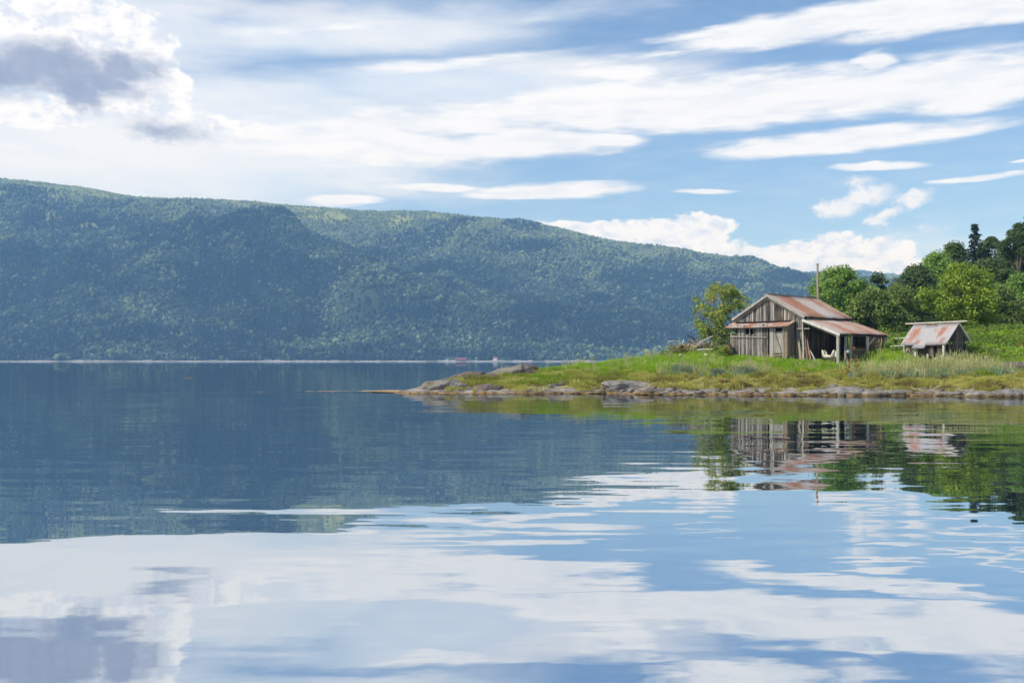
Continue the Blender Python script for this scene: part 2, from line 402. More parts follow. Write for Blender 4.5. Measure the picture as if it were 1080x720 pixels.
c = k.mix(k.math('MULTIPLY', aD, 0.88), c, k.mix(nC, (0.19, 0.24, 0.39), (0.36, 0.40, 0.54)))
bg = k.node('ShaderNodeBackground', {'Color': c, 'Strength': 1.0})
wo = k.n.new('ShaderNodeOutputWorld'); k.l.new(bg.outputs[0], wo.inputs[0])
w.cycles.sampling_method = 'MANUAL'; w.cycles.sample_map_resolution = 1024

# ------------------------------------------------------------------ near land
XS = [-9, -7.2, -6, -2, 0.2, 5.3, 8.8, 17.3, 22.4, 28, 40, 80, 200, 400]
YSH = [62.5, 61.6, 60, 59.8, 59.8, 60.4, 57.8, 56.8, 56, 54.6, 52, 45, 30, 20]
XB = [-9, -7.2, -5, -2, 5, 12, 20, 30, 60, 200, 400]
YBK = [62.4, 62.4, 64.5, 68, 77, 86, 96, 110, 150, 210, 260]
CX = [-8, -7.2, -6.4, -5, -2.5, -0.6, 1.3, 3.9, 8.9, 14, 18, 25, 30, 40]
CZ = [0.0, 0.05, 0.2, 0.45, 0.8, 1.15, 1.6, 2.2, 2.4, 2.5, 2.7, 3.3, 5, 60]
def shore_y(x): return np.interp(x, XS, YSH) + (fbm(np.asarray(x) / 2.3, 0.5, 5, 4, .6) - 0.5) * 2.0
def G(x, y):
    x = np.asarray(x, float); y = np.asarray(y, float)
    df = y - shore_y(x); db = (np.interp(x, XB, YBK) - y) * 0.8
    db = db + (fbm(x / 3, y / 3, 8, 2) - .5)
    zf = np.interp(df, [-8, -1, 0, .8, 1.9, 2.6, 4.2, 9, 13.5, 17, 25, 60, 300], [-1.6, -.25, 0, .16, .34, .6, .92, 1.38, 2.1, 2.35, 2.5, 3.2, 6])
    zl = np.interp(df, [-8, -1, 0, .35, 1.2, 3, 6, 9, 13.5, 300], [-1.6, -.25, 0, .22, .5, .85, 1.3, 1.6, 2.1, 6])
    w_ = ss(x, 4, 6.5); zf = zf * w_ + zl * (1 - w_)
    zb = np.interp(db, [-8, 0, 3, 8, 20, 200], [-1.6, 0, .8, 2, 2.8, 60])
    z = np.minimum(np.minimum(zf, zb), np.interp(x, CX, CZ) + np.where(x < -7.2, -1.5 * (-7.2 - x), 0))
    z = z + 0.5 * ss(x, 22.5, 26.5) * ss(y, 66.5, 71) * (1 - ss(x, 26.5, 28.5) * (1 - ss(y, 70, 74)))
    z = z + 1.0 * ss(x, 27, 42) * ss(y, 67, 88)
    z = z + 5 * ss(x, 35, 80) * ss(y, 110, 230)
    z = z + 0.75 * np.exp(-((x - 13.4) ** 2 / 5 + (y - 75) ** 2 / 3))
    led = ss(df, -.5, 1) * (1 - ss(df, 2.5, 4)) * ss(x, 3, 6.5)
    z = z + led * ((np.floor(fbm(x / 1.7, y / .9, 3, 3) * 6) / 6 - .5) * .5 + (fbm(x / .6, y / .4, 4, 2) - .5) * .22)
    z = z + ss(df, 3.5, 6) * ((fbm(x / 1.4, y / 1.4, 21, 3) - .5) * .22 + (fbm(x / 6, y / 6, 23, 2) - .5) * .2)
    bank = ss(df, 1.5, 2.4) * (1 - ss(df, 6, 9))
    z = z + bank * ((np.floor(fbm(x / 1.9, y / .8, 141, 3) * 7) / 7 - .5) * .42 + (fbm(x / .7, y / .45, 143, 2) - .5) * .28)
    return z
def g(x, y): return float(G(x, y))

xs = np.concatenate([np.arange(-12, 45, .22), 45 + np.cumsum(np.geomspace(.3, 25, 60))])
ys = np.concatenate([np.arange(44, 53, .6), np.arange(53, 92, .2), 92 + np.cumsum(np.geomspace(.3, 12, 70))])
m, k = new_mat('ground')
p = geo_pos(k); z = k.node('ShaderNodeSeparateXYZ', {0: p}).outputs[2]
n1 = k.noise(p, 0.9, 5, 0.6); n2 = k.noise(p, 4.0, 4, 0.6); n3 = k.noise(p, 0.25, 3, 0.5)
rockc = k.ramp(k.noise(k.mapping(p, scale=(1, 1, 5)), 2.2, 7, 0.65), [(0.3, (0.09, 0.08, 0.07)), (0.5, (0.20, 0.175, 0.15)), (0.7, (0.36, 0.33, 0.29))])
wrack = k.mix(k.smooth(n2, .4, .6), (0.05, 0.032, 0.018), (0.24, 0.15, 0.05))
soil = k.mix(n2, (0.13, 0.10, 0.045), (0.29, 0.26, 0.08))
gr = k.mix(n3, (0.13, 0.22, 0.02), (0.22, 0.33, 0.03)); gr = k.mix(k.smooth(n1, .5, .7, 0, .5), gr, (0.32, 0.33, 0.08))
zz = k.math('ADD', z, k.math('MULTIPLY', k.math('SUBTRACT', n1, .5), .5))
c = k.mix(k.smooth(zz, 0.02, 0.14), wrack, rockc)
c = k.mix(k.smooth(zz, 0.36, 0.46), c, soil); c = k.mix(k.smooth(zz, 0.8, 1.3), c, gr)
principled(k, c, 0.9, bump=k.math('ADD', n1, n2), bstr=0.7, bdist=0.1, spec=0.15)
ground = grid_mesh('ground', xs, ys, G, 'ground'); tag(ground, kind='structure')

# ------------------------------------------------------------------ far side of the fjord
RPX = [-900, -500, -200, 0, 50, 100, 150, 200, 260, 310, 400, 440, 520, 580, 640, 700, 760, 820, 860, 900, 945, 1000, 1100, 1300, 1600, 1900]
RPY = [205, 192, 182, 190, 194, 201, 210, 211, 212, 217, 224, 223, 232, 240, 254, 265, 277, 287, 291, 294, 297, 303, 318, 343, 365, 378]
RX = [(p - 540) / F * 2600 for p in RPX]; RZ = [2 + (HZ - q) / F * 2600 for q in RPY]
def far_shore(x): return 1500 + 70 * (fbm(np.asarray(x) / 420, 0.3, 31, 3) - .5)
def hill_z(x, s):
    sh = far_shore(x); t = (s - 18) / (2600 - sh - 18)
    r = np.interp(x, RX, RZ) + (fbm(x / 60, 0.7, 44, 3) - .5) * 3
    tc = np.clip(t, 0, 1)
    f = 1 - (1 - tc) ** 1.22
    f = f + 0.035 * np.sin(tc * 9 + x / 420) * (1 - tc) * ss(tc, 0, .15)
    rel = ((fbm(x / 260 + s / 700, s / 520, 51, 4) - .5) * 230 + (np.abs(fbm(x / 95 + s / 420, s / 260, 53, 3) - .5) * -2 + .4) * 48) * ss(tc, 0.02, .28) * (1 - ss(tc, .62, .95) * .96)
    z = 2.6 + r * f + rel * np.interp(r, [0, 300, 450], [.1, .8, 1])
    z = np.where(t > 1, z - (t - 1) * 160, z)
    beach = np.interp(s, [-40, 0, 18, 19], [-2.2, 0, 2.0, 2.4])
    return np.where(t < 0, beach, z)
def terrain_far(name, xs, ss_, zfun, y0fun, mat):
    X, S = np.meshgrid(xs, ss_); Z = zfun(X, S); Y = y0fun(X) + S
    idx = np.arange(X.size).reshape(X.shape)
    q = np.stack([idx[:-1, :-1], idx[:-1, 1:], idx[1:, 1:], idx[1:, :-1]], -1).reshape(-1, 4)
    return np_mesh(name, np.stack([X.ravel(), Y.ravel(), Z.ravel()], -1), q, mat, smooth=True)
m, k = new_mat('hillside')
p = geo_pos(k); z = k.node('ShaderNodeSeparateXYZ', {0: p}).outputs[2]
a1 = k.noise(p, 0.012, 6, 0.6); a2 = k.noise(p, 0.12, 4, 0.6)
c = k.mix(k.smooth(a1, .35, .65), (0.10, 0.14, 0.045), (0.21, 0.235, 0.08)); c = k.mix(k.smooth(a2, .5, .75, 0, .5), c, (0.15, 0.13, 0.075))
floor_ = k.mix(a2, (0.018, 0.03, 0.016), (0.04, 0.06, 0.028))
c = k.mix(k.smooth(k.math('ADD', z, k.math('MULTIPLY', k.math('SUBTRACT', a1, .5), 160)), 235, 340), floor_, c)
c = k.mix(k.math('MULTIPLY', k.smooth(z, 2.2, 3.0, 1, 0), k.smooth(k.noise(p, 0.03, 4, .6), .40, .52, .35, 1)), c, (0.27, 0.265, 0.26))
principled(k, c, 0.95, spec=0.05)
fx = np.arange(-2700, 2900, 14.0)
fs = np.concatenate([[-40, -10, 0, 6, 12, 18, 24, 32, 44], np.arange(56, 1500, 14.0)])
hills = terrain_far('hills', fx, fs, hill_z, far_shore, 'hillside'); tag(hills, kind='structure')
R2X = [(p - 540) / F * 4400 for p in (560, 700, 800, 850, 905, 945, 1000, 1200, 1400)]
R2Z = [2 + (HZ - q) / F * 4400 for q in (376, 318, 296, 291, 290, 293, 292, 300, 310)]
def ridge2(x, s):
    t = np.clip(s / 800, 0, 2)
    return np.interp(x, R2X, R2Z) * (1 - np.abs(1 - t) ** 1.3) + (fbm(x / 120, s / 120, 61, 4) - .5) * 25
mountain = terrain_far('mountain', np.arange(80, 4000, 28.0), np.arange(0, 1300, 28.0), ridge2, lambda x: 3600 + 0 * x, 'hillside'); tag(mountain, kind='structure')

# ------------------------------------------------------------------ scattering
def scatter_nodes(proto):
    ng = bpy.data.node_groups.new('scatter', 'GeometryNodeTree')
    ng.interface.new_socket('Geometry', in_out='INPUT', socket_type='NodeSocketGeometry')
    ng.interface.new_socket('Geometry', in_out='OUTPUT', socket_type='NodeSocketGeometry')
    n = ng.nodes; l = ng.links
    gi = n.new('NodeGroupInput'); go = n.new('NodeGroupOutput')
    oi = n.new('GeometryNodeObjectInfo'); oi.inputs['Object'].default_value = proto; oi.inputs['As Instance'].default_value = True
    ip = n.new('GeometryNodeInstanceOnPoints')
    def attr(name):
        a = n.new('GeometryNodeInputNamedAttribute'); a.data_type = 'FLOAT'; a.inputs['Name'].default_value = name; return a.outputs['Attribute']
    cr = n.new('ShaderNodeCombineXYZ'); l.new(attr('rotz'), cr.inputs[2])
    cs = n.new('ShaderNodeCombineXYZ'); sw = attr('sw'); l.new(sw, cs.inputs[0]); l.new(sw, cs.inputs[1]); l.new(attr('sh'), cs.inputs[2])
    l.new(gi.outputs[0], ip.inputs['Points']); l.new(oi.outputs['Geometry'], ip.inputs['Instance'])
    l.new(cr.outputs[0], ip.inputs['Rotation']); l.new(cs.outputs[0], ip.inputs['Scale'])
    l.new(ip.outputs[0], go.inputs[0])
    return ng
def scatter(name, proto, pts, rotz, sw, sh, tint):
    me = bpy.data.meshes.new(name); me.vertices.add(len(pts)); me.vertices.foreach_set('co', np.asarray(pts, np.float32).ravel())
    for nm, v in (('rotz', rotz), ('sw', sw), ('sh', sh), ('tint', tint)):
        a = me.attributes.new(nm, 'FLOAT', 'POINT'); a.data.foreach_set('value', np.asarray(v, np.float32))
    o = bpy.data.objects.new(name, me); C.objects.link(o)
    md = o.modifiers.new('scatter', 'NODES'); md.node_group = scatter_nodes(proto)
    return tag(o, kind='stuff')
def proto_mesh(name, verts, faces, mat, smooth=False):
    me = bpy.data.meshes.new(name); me.from_pydata([tuple(v) for v in verts], [], faces)
    if smooth: me.polygons.foreach_set('use_smooth', [True] * len(me.polygons))
    me.materials.append(MATS[mat]); me.update()
    return bpy.data.objects.new(name, me)       # a kind to be copied; never linked by itself

def birch_proto(seed):
    import bmesh
    r = random.Random(seed); bm = bmesh.new()
    for j in range(5):
        a = r.uniform(0, 6.28); d = r.uniform(0, .28); zc = r.uniform(.38, .78); rr = r.uniform(.2, .32)
        b = bmesh.ops.create_icosphere(bm, subdivisions=2, radius=rr, matrix=Matrix.Translation((math.cos(a) * d, math.sin(a) * d, zc)))
        for v in b['verts']:
            v.co += (v.co - Vector((0, 0, zc))).normalized() * r.uniform(-.09, .09)
    b = bmesh.ops.create_cone(bm, segments=5, radius1=.035, radius2=.02, depth=.5, matrix=Matrix.Translation((0, 0, .2)))
    vs = [v.co.copy() for v in bm.verts]; bm.verts.index_update(); f = [[v.index for v in q.verts] for q in bm.faces]
    bm.free(); return proto_mesh('birch_kind', vs, f, 'forest_birch')
def spruce_proto(seed):
    r = random.Random(seed); vs, fs = [], []
    for i in range(6):
        z0 = .08 + i * .14; rad = .21 * (1 - i / 6.6); n = 9; b = len(vs)
        for j in range(n):
            a = 6.283 * j / n + i * .4; q = rad * (1.15 if j % 2 else .72) * r.uniform(.85, 1.15)
            vs.append((math.cos(a) * q, math.sin(a) * q, z0 - (.03 if j % 2 else 0)))
        vs.append((0, 0, min(1, z0 + .27)))
        for j in range(n): fs.append((b + j, b + (j + 1) % n, b + n))
    return proto_mesh('spruce_kind', vs, fs, 'forest_spruce')

def forest():
    n = 235000
    x = rng.uniform(-1750, 1500, n * 2); s = rng.uniform(14, 1260, n * 2)
    y = far_shore(x) + s
    inside = (np.abs(x) < y * .60 + 60)
    t = (s - 18) / (2600 - far_shore(x) - 18)
    dens = np.ones_like(x)
    dens *= 1 - .86 * ss(t + .25 * (fbm(x / 130, s / 90, 71, 3) - .5), .70, .90)
    dens *= 1 - .8 * ss(fbm(x / 90, s / 45, 73, 3), .60, .68)
    clear = np.exp(-(((x + 880) / 45) ** 2 + ((s - 45) / 28) ** 2)); dens *= 1 - ss(clear, .3, .6)
    for hx in (-75, -22, -95): dens *= np.where((np.abs(x - hx) < 11) & (s < 29), 0, 1)
    keep = inside & (rng.random(n * 2) < dens) & (t < 1.12)
    x, s, t = x[keep][:n], s[keep][:n], t[keep][:n]
    z = hill_z(x, s); y = far_shore(x) + s
    sm = fbm(x / 190 + 3, s / 110, 77, 4)
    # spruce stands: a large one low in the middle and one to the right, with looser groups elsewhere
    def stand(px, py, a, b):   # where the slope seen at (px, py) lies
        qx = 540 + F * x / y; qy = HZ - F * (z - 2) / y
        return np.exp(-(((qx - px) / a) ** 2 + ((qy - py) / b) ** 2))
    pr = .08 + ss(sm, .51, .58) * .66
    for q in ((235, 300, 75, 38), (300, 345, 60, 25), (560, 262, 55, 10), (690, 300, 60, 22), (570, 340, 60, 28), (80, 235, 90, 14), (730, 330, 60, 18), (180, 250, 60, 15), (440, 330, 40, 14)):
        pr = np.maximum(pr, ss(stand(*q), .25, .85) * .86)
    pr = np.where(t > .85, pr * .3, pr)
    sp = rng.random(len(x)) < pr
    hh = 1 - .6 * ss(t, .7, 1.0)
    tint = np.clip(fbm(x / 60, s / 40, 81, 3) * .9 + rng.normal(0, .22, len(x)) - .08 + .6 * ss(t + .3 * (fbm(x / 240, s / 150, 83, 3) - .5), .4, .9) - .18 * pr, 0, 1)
    pts = np.stack([x, y, z], -1)
    kinds = [birch_proto(1), birch_proto(2), birch_proto(5)]
    sel = rng.integers(0, 3, len(x))
    objs = []
    for i, kd in enumerate(kinds):
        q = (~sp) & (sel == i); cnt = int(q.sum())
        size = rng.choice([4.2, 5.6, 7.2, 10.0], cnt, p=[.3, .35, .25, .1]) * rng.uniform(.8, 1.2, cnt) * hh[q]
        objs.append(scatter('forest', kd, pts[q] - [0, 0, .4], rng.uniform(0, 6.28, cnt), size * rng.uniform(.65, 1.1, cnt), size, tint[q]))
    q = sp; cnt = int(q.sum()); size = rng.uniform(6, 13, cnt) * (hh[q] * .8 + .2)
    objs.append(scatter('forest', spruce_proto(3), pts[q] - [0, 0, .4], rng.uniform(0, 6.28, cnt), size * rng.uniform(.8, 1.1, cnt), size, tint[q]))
    n2 = 9000
    x = rng.uniform(900, 2500, n2); s = rng.uniform(300, 900, n2); z = ridge2(x, s); size = rng.uniform(10, 20, n2)
    objs.append(scatter('forest', kinds[0], np.stack([x, 3600 + s, z], -1), rng.uniform(0, 6, n2), size * 1.3, size, rng.random(n2)))
    for o, lb in zip(objs, ('birch wood covering the far hillside', 'birch wood covering the far hillside', 'birch wood covering the far hillside', 'dark spruce stands on the far hillside', 'wood on the distant blue ridge')):
        tag(o, lb, 'forest')
forest()

# ------------------------------------------------------------------ water
m, k = new_mat('water')
p = geo_pos(k)
def slopes(scale, amp, detail, rough=0.5):
    n = k.noise(k.mapping(p, scale=scale), 1.0, detail, rough, out='Color')
    return k.vmath('MULTIPLY', k.vmath('SUBTRACT', n, (0.5, 0.5, 0.5)), amp)
patch = k.noise(k.mapping(p, scale=(0.02, 0.07, 1), rot=(0, 0, R(6))), 1.0, 3, 0.5)
amt = k.smooth(patch, .35, .65, .55, 1.35)
s1 = slopes((0.12, 0.50, 1), (0.030, 0.028, 0), 1)
s2 = slopes((0.55, 2.3, 1), (0.010, 0.047, 0), 1.5)
s3 = slopes((3.0, 9.0, 1), (0.006, 0.010, 0), 2)
far = k.node('ShaderNodeSeparateXYZ', {0: p}).outputs[1]
s3 = k.vmath('MULTIPLY', s3, k.node('ShaderNodeCombineXYZ', {0: amt, 1: amt, 2: 0.0}).outputs[0])
s2 = k.vmath('MULTIPLY', s2, k.node('ShaderNodeCombineXYZ', {0: amt, 1: amt, 2: 0.0}).outputs[0])
nm = k.vmath('NORMALIZE', k.vmath('ADD', k.vmath('ADD', k.vmath('ADD', s1, s2), s3), (0, 0, 1)))
gl = k.node('ShaderNodeBsdfGlossy', {'Color': (0.92, 0.96, 1.0, 1), 'Roughness': 0.0, 'Normal': nm})
df = k.node('ShaderNodeBsdfDiffuse', {'Color': (0.008, 0.022, 0.032, 1)})
fr = k.node('ShaderNodeLayerWeight', {'Blend': 0.5, 'Normal': nm}).outputs['Facing']
fac = k.ramp(fr, [(0.0, (0.06,) * 3), (0.5, (0.55,) * 3), (0.69, (0.76,) * 3), (1.0, (0.80,) * 3)])
mx = k.node('ShaderNodeMixShader', {0: fac, 1: df.outputs[0], 2: gl.outputs[0]})
finish(k, mx.outputs[0])
me = bpy.data.meshes.new('water'); me.from_pydata([(-5900, -550, 0), (5900, -550, 0), (5900, 6300, 0), (-5900, 6300, 0)], [], [(0, 1, 2, 3)])
me.materials.append(MATS['water']); water = bpy.data.objects.new('water', me); C.objects.link(water); tag(water, kind='structure')

# ------------------------------------------------------------------ air
m, k = new_mat('haze')
vol = k.node('ShaderNodeVolumePrincipled', {'Color': (0.27, 0.55, 1.0, 1), 'Absorption Color': (1, 1, 1, 1), 'Density': 0.000172, 'Anisotropy': 0.0})
k.l.new(vol.outputs[0], k.outn.inputs['Volume'])
m.cycles.homogeneous_volume = True
mb = MB(); mb.box((0, 2900, 267), (11900, 7000, 540), 0)
haze = mb.build('haze', 'haze'); tag(haze, 'faint blue summer haze over the fjord', 'haze', kind='stuff')
haze.display_type = 'WIRE'

# ------------------------------------------------------------------ the barn
TH = R(48); BX, BY, BZ = 18.2, 71.0, 2.0
U = (math.cos(TH), -math.sin(TH)); V = (math.sin(TH), math.cos(TH))
def bw(a, b): return BX + a * U[0] + b * V[0], BY + a * U[1] + b * V[1]
def hloc(a, b): x, y = bw(a, b); return g(x, y) - BZ
barn = empty('wooden_barn', (BX, BY, BZ), -TH, 'weathered grey plank barn with rusty tin roofs and an open lean-to', 'barn')
HW, HR, HE, LB = 2.98, 4.74, 3.08, 6.5
SL = (HR - HE) / HW
def rake(a, drop=0.1): return HR - abs(a) * SL - drop
def planks(mb, p0, p1, zb, zt, wd=0.17, th=0.03, gap=0.012, jit=0.03, miss=0.0, nrm=None, zbj=0.05):
    """upright boards side by side from p0 to p1; zb and zt give bottom and top height along the run"""
    p0, p1 = Vector((*p0, 0)), Vector((*p1, 0)); L = (p1 - p0).length; d = (p1 - p0) / L; nn = Vector((d.y, -d.x, 0))
    t = 0.0
    while t < L - 0.04:
        wv = min(wd * random.uniform(.7, 1.3), L - t); t0, t1 = t, t + wv - gap * random.uniform(.6, 4.0); t += wv
        if random.random() < miss: continue
        off = nn * random.uniform(-jit, jit) * .5
        a, b = p0 + d * t0 + off, p0 + d * t1 + off; q = nn * th
        lean = d * random.uniform(-.012, .012)
        bj = random.uniform(-zbj, zbj); tj = random.uniform(-.02, .01)
        z0a, z0b, z1a, z1b = zb(t0) + bj, zb(t1) + bj, zt(t0) + tj, zt(t1) + tj
        if z1a - z0a < .05: continue
        P_ = [a + Vector((0, 0, z0a)), b + Vector((0, 0, z0b)), b - q + Vector((0, 0, z0b)), a - q + Vector((0, 0, z0a)),
              a + lean + Vector((0, 0, z1a)), b + lean + Vector((0, 0, z1b)), b + lean - q + Vector((0, 0, z1b)), a + lean - q + Vector((0, 0, z1a))]
        mb.hexa(P_, random.betavariate(1.15, 1.15))
def sheets(mb, a0, z0, a1, z1, b0, b1, tints, amp=0.014, wl=0.15, sag=0.03, th=0.012, jag=0.05, axis='x'):
    """corrugated sheets side by side along b; the ribs run down the slope from (a0,z0) to (a1,z1)"""
    n = len(tints); wv = (b1 - b0) / n
    for i, tv in enumerate(tints):
        s0, s1 = b0 + i * wv - .03, b0 + (i + 1) * wv + .03; lift = .008 * (i % 2)
        e0, e1 = random.uniform(-jag, jag) * .4, random.uniform(-jag, jag)
        nb = max(8, int((s1 - s0) / wl * 4)); na = 5; vs, fs = [], []
        for side in (0, 1):
            for ia in range(na + 1):
                q = ia / na; aa = a0 + (a1 - a0) * q; zz_ = z0 + (z1 - z0) * q
                if ia == 0: aa -= e0
                if ia == na: aa += e1 * math.copysign(1, a1 - a0)
                for ib in range(nb + 1):
                    b = s0 + (s1 - s0) * ib / nb
                    zc = zz_ + amp * math.sin(2 * math.pi * b / wl) + lift - side * th
                    zc += -sag * math.sin(math.pi * (b - b0) / (b1 - b0)) - sag * .5 * math.sin(math.pi * q) + .012 * math.sin(i * 2.1 + q * 4)
                    vs.append((aa, b, zc) if axis == 'x' else (b, aa, zc))
        W_ = nb + 1; M_ = (na + 1) * W_
        for ia in range(na):
            for ib in range(nb):
                q = ia * W_ + ib
                fs.append((q, q + 1, q + W_ + 1, q + W_)); fs.append((M_ + q, M_ + q + W_, M_ + q + W_ + 1, M_ + q + 1))
        for ib in range(nb):
            for r_ in (0, na * W_): fs.append((r_ + ib, r_ + ib + 1, M_ + r_ + ib + 1, M_ + r_ + ib))
        for ia in range(na):
            for c_ in (0, nb): fs.append((ia * W_ + c_, (ia + 1) * W_ + c_, M_ + (ia + 1) * W_ + c_, M_ + ia * W_ + c_))
        mb.add(vs, fs, tv)

# gable wall above the pent roof, and the strip to its right that runs down to the ground
mb = MB()
planks(mb, (-2.72, .22), (2.05, .22), lambda t: 2.5, lambda t: rake(-2.72 + t), wd=.145)
mb.build('gable_wall', 'weathered_wood', barn)
mb = MB()
planks(mb, (2.05, .25), (2.75, .25), lambda t: hloc(2.4, .2) - .3, lambda t: rake(2.05 + t), wd=.16)
mb.build('corner_wall', 'weathered_wood', barn)
# side and back walls
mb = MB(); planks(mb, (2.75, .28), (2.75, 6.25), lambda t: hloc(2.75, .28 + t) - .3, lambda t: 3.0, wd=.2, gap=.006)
mb.build('side_wall', 'dark_or_shaded_wood', barn)
mb = MB(); planks(mb, (-2.75, 6.25), (-2.75, .25), lambda t: hloc(-2.75, 6.25 - t) - .3, lambda t: 3.0, wd=.2)
mb.build('side_wall', 'weathered_wood', barn)
mb = MB(); planks(mb, (2.75, 6.25), (-2.75, 6.25), lambda t: hloc(2.75 - t, 6.25) - .3, lambda t: rake(2.75 - t), wd=.2)
mb.build('back_wall', 'weathered_wood', barn)
# front wall of the shallow bay under the pent roof: dark openings along the top, a rail, a door
FB = -.62
def fz(a): return hloc(a, FB - .1) - .3
mb = MB()
opens = [(-2.62, -2.2), (-1.32, -1.1), (-.98, -.78)]
t = -2.72
while t < 1.0:
    wv = random.uniform(.09, .17)
    if .42 < t < .6: t += .12; continue
    top = 2.56 + .0 * t
    op = any(a <= t + wv / 2 <= b for a, b in opens)
    zt_ = 1.86 if op else top
    if random.random() < .12: zt_ -= random.uniform(.05, .2)
    mb.box((t + wv / 2, FB + random.uniform(-.012, .012), (fz(t) + zt_) / 2 + random.uniform(-.02, .02)), (wv - random.uniform(.008, .03), .028, zt_ - fz(t)), random.betavariate(1.15, 1.15), rot=(0, random.uniform(-.006, .006), 0))
    t += wv
mb.build('bay_wall', 'weathered_wood', barn)
mb = MB()
for a in (1.75, 1.92): mb.box((a, FB + .0, (fz(a) + 2.52) / 2), (.17, .03, 2.52 - fz(a)), random.random())
mb.build('bay_front_boards', 'pale_wood', barn); mb = MB()
planks(mb, (2.07, FB), (2.07, .25), lambda t: fz(2) , lambda t: 2.42 + .36 * t, wd=.16)
mb.build('bay_side_wall', 'pale_wood', barn)
mb = MB(); mb.beam((-2.7, FB - .04, 1.72), (.45, FB - .04, 1.62), .11, .05, .75); mb.build('rail', 'weathered_wood', barn)
mb = MB(); mb.box((-.3, -.1, 1.2), (4.6, .02, 3.2), .1); mb.build('shade_backing', 'shade_black', barn)  # near-black sheet standing in for the shade behind the bay openings
# door with a diagonal brace
door = None
mb = MB()
for i in range(5):
    a0 = 1.02 + i * .135; mb.box((a0 + .065, FB + .01, 1.0), (.125, .026, 2.5 - .5), .55 + .3 * random.random())
door = mb.build('door', 'weathered_wood', barn)
mb = MB(); mb.beam((1.08, FB - .03, 1.95), (1.62, FB - .03, .55), .1, .035, .4); mb.build('brace', 'weathered_wood', door)
for z_ in (.52, 2.0):
    mb = MB(); mb.beam((1.02, FB - .032, z_), (1.68, FB - .032, z_), .1, .035, .15); mb.build('batten', 'weathered_wood', door)
mb = MB(); mb.box((1.36, FB - .02, .28), (.62, .05, .14), .1); mb.build('threshold', 'dark_or_shaded_wood', barn)
for a in (.93, 1.73):
    mb = MB(); mb.box((a, FB - .02, (fz(a) + 2.5) / 2), (.11, .09, 2.5 - fz(a)), .6); mb.build('door_post', 'weathered_wood', barn)
mb = MB()
sheets(mb, -.95, 2.36, .2, 2.83, -3.02, 2.2, [.45, .1, .65, .05, .35, .75, .5], sag=.035, axis='y', jag=.07)
aw = mb.build('pent_roof', 'rusty_awning', barn, True)
mb = MB(); mb.beam((-2.95, -.86, 2.33), (2.12, -.86, 2.31), .06, .09, .3); mb.build('eave_board', 'dark_or_shaded_wood', aw)
# main roof
mb = MB(); sheets(mb, 0, HR, HW, HE, 0, LB, [.25, .62, .88, .70, .05, .0, .18, .50, .48], sag=.05)
mb.build('roof', 'rusty_roof', barn, True)
mb = MB(); sheets(mb, 0, HR, -HW, HE, 0, LB, [.5, .6, .4, .7, .5, .3, .6, .5], sag=.05)
mb.build('roof', 'rusty_roof', barn, True)
for sgn in (-1, 1):
    for k_, (dz, bb, hh) in enumerate(((-.10, -.02, .17), (-.3, .12, .13))):
        mb = MB(); mb.beam((0, bb, HR + dz), (sgn * (HW + .02), bb, HE + dz), .045, hh, .7 - .3 * k_, up=(0, 0, 1)); mb.build('barge_board', 'weathered_wood', barn)
mb = MB(); mb.beam((HW - .06, -.02, HE - .1), (HW - .06, LB + .25, HE - .1), .05, .13, .1); mb.build('eave_beam', 'dark_or_shaded_wood', barn)
mb = MB(); mb.beam((-HW + .06, 0, HE - .1), (-HW + .06, LB, HE - .1), .05, .13, .1); mb.build('eave_beam', 'dark_or_shaded_wood', barn)
mb = MB(); mb.beam((0, -.02, HR + .02), (0, LB, HR + .02), .16, .04, .2); mb.build('ridge_cap', 'rust', barn)
# lean-to
LE, LZ0, LZ1 = 5.66, 1.74, 1.9
mb = MB()
sheets(mb, 2.82, 2.86, LE, 1.80, .02, 6.75, [.10, .30, .52, .42, .22, .38, .58, .35, .55], sag=-.04, jag=.06)
mb.build('lean_to_roof', 'rusty_roof', barn, True)
mb = MB(); mb.beam((2.8, .0, 2.80), (LE, .0, 1.72), .05, .16, .85); mb.build('barge_board', 'silver_wood', barn)
mb = MB(); mb.beam((2.8, .12, 2.66), (LE - .1, .12, 1.58), .05, .1, .3); mb.build('rafter', 'weathered_wood', barn)
mb = MB(); mb.beam((LE - .12, .05, 1.68), (LE - .12, 6.6, 1.76), .09, .1, .2); mb.build('plate_beam', 'dark_or_shaded_wood', barn)
PB = [(.08, .17, .75), (1.06, .13, .6), (1.75, .14, .7), (4.0, .12, .95), (6.45, .12, .5)]
for b, wd_, tv in PB:
    mb = MB(); mb.box((5.5, b, (hloc(5.5, b) - .3 + 1.68) / 2), (wd_, wd_, 1.68 - hloc(5.5, b) + .3), tv, rot=(random.uniform(-.02, .02), random.uniform(-.02, .02), 0)); mb.build('post', 'weathered_wood' if b < 3.9 else 'silver_wood', barn)
mb = MB(); mb.beam((5.52, 4.05, 1.05), (5.52, 5.0, 1.62), .07, .07, .95); mb.build('brace', 'silver_wood', barn)
mb = MB()
for i in range(4): mb.box((5.44, 3.05, hloc(5.44, 3.0) + .1 + i * .2), (.03, 2.5, .185), .1 + .15 * i, rot=(random.uniform(-.02, .02), 0, 0))
for i in range(3): mb.box((5.44, 5.3, hloc(5.44, 5.3) + .1 + i * .2), (.03, 2.2, .185), .2 + .2 * i)
mb.build('low_wall', 'brown_wood', barn)
mb = MB(); planks(mb, (5.36, 4.05), (5.36, 6.6), lambda t: .5, lambda t: 1.66, wd=.3, gap=.004); mb.build('tin_panel', 'rust', barn)
mb = MB(); planks(mb, (5.6, 6.6), (2.8, 6.6), lambda t: hloc(5.6 - t, 6.6) - .3, lambda t: 1.72 + .36 * t, wd=.22, gap=.004); mb.build('back_boarding', 'dark_or_shaded_wood', barn)
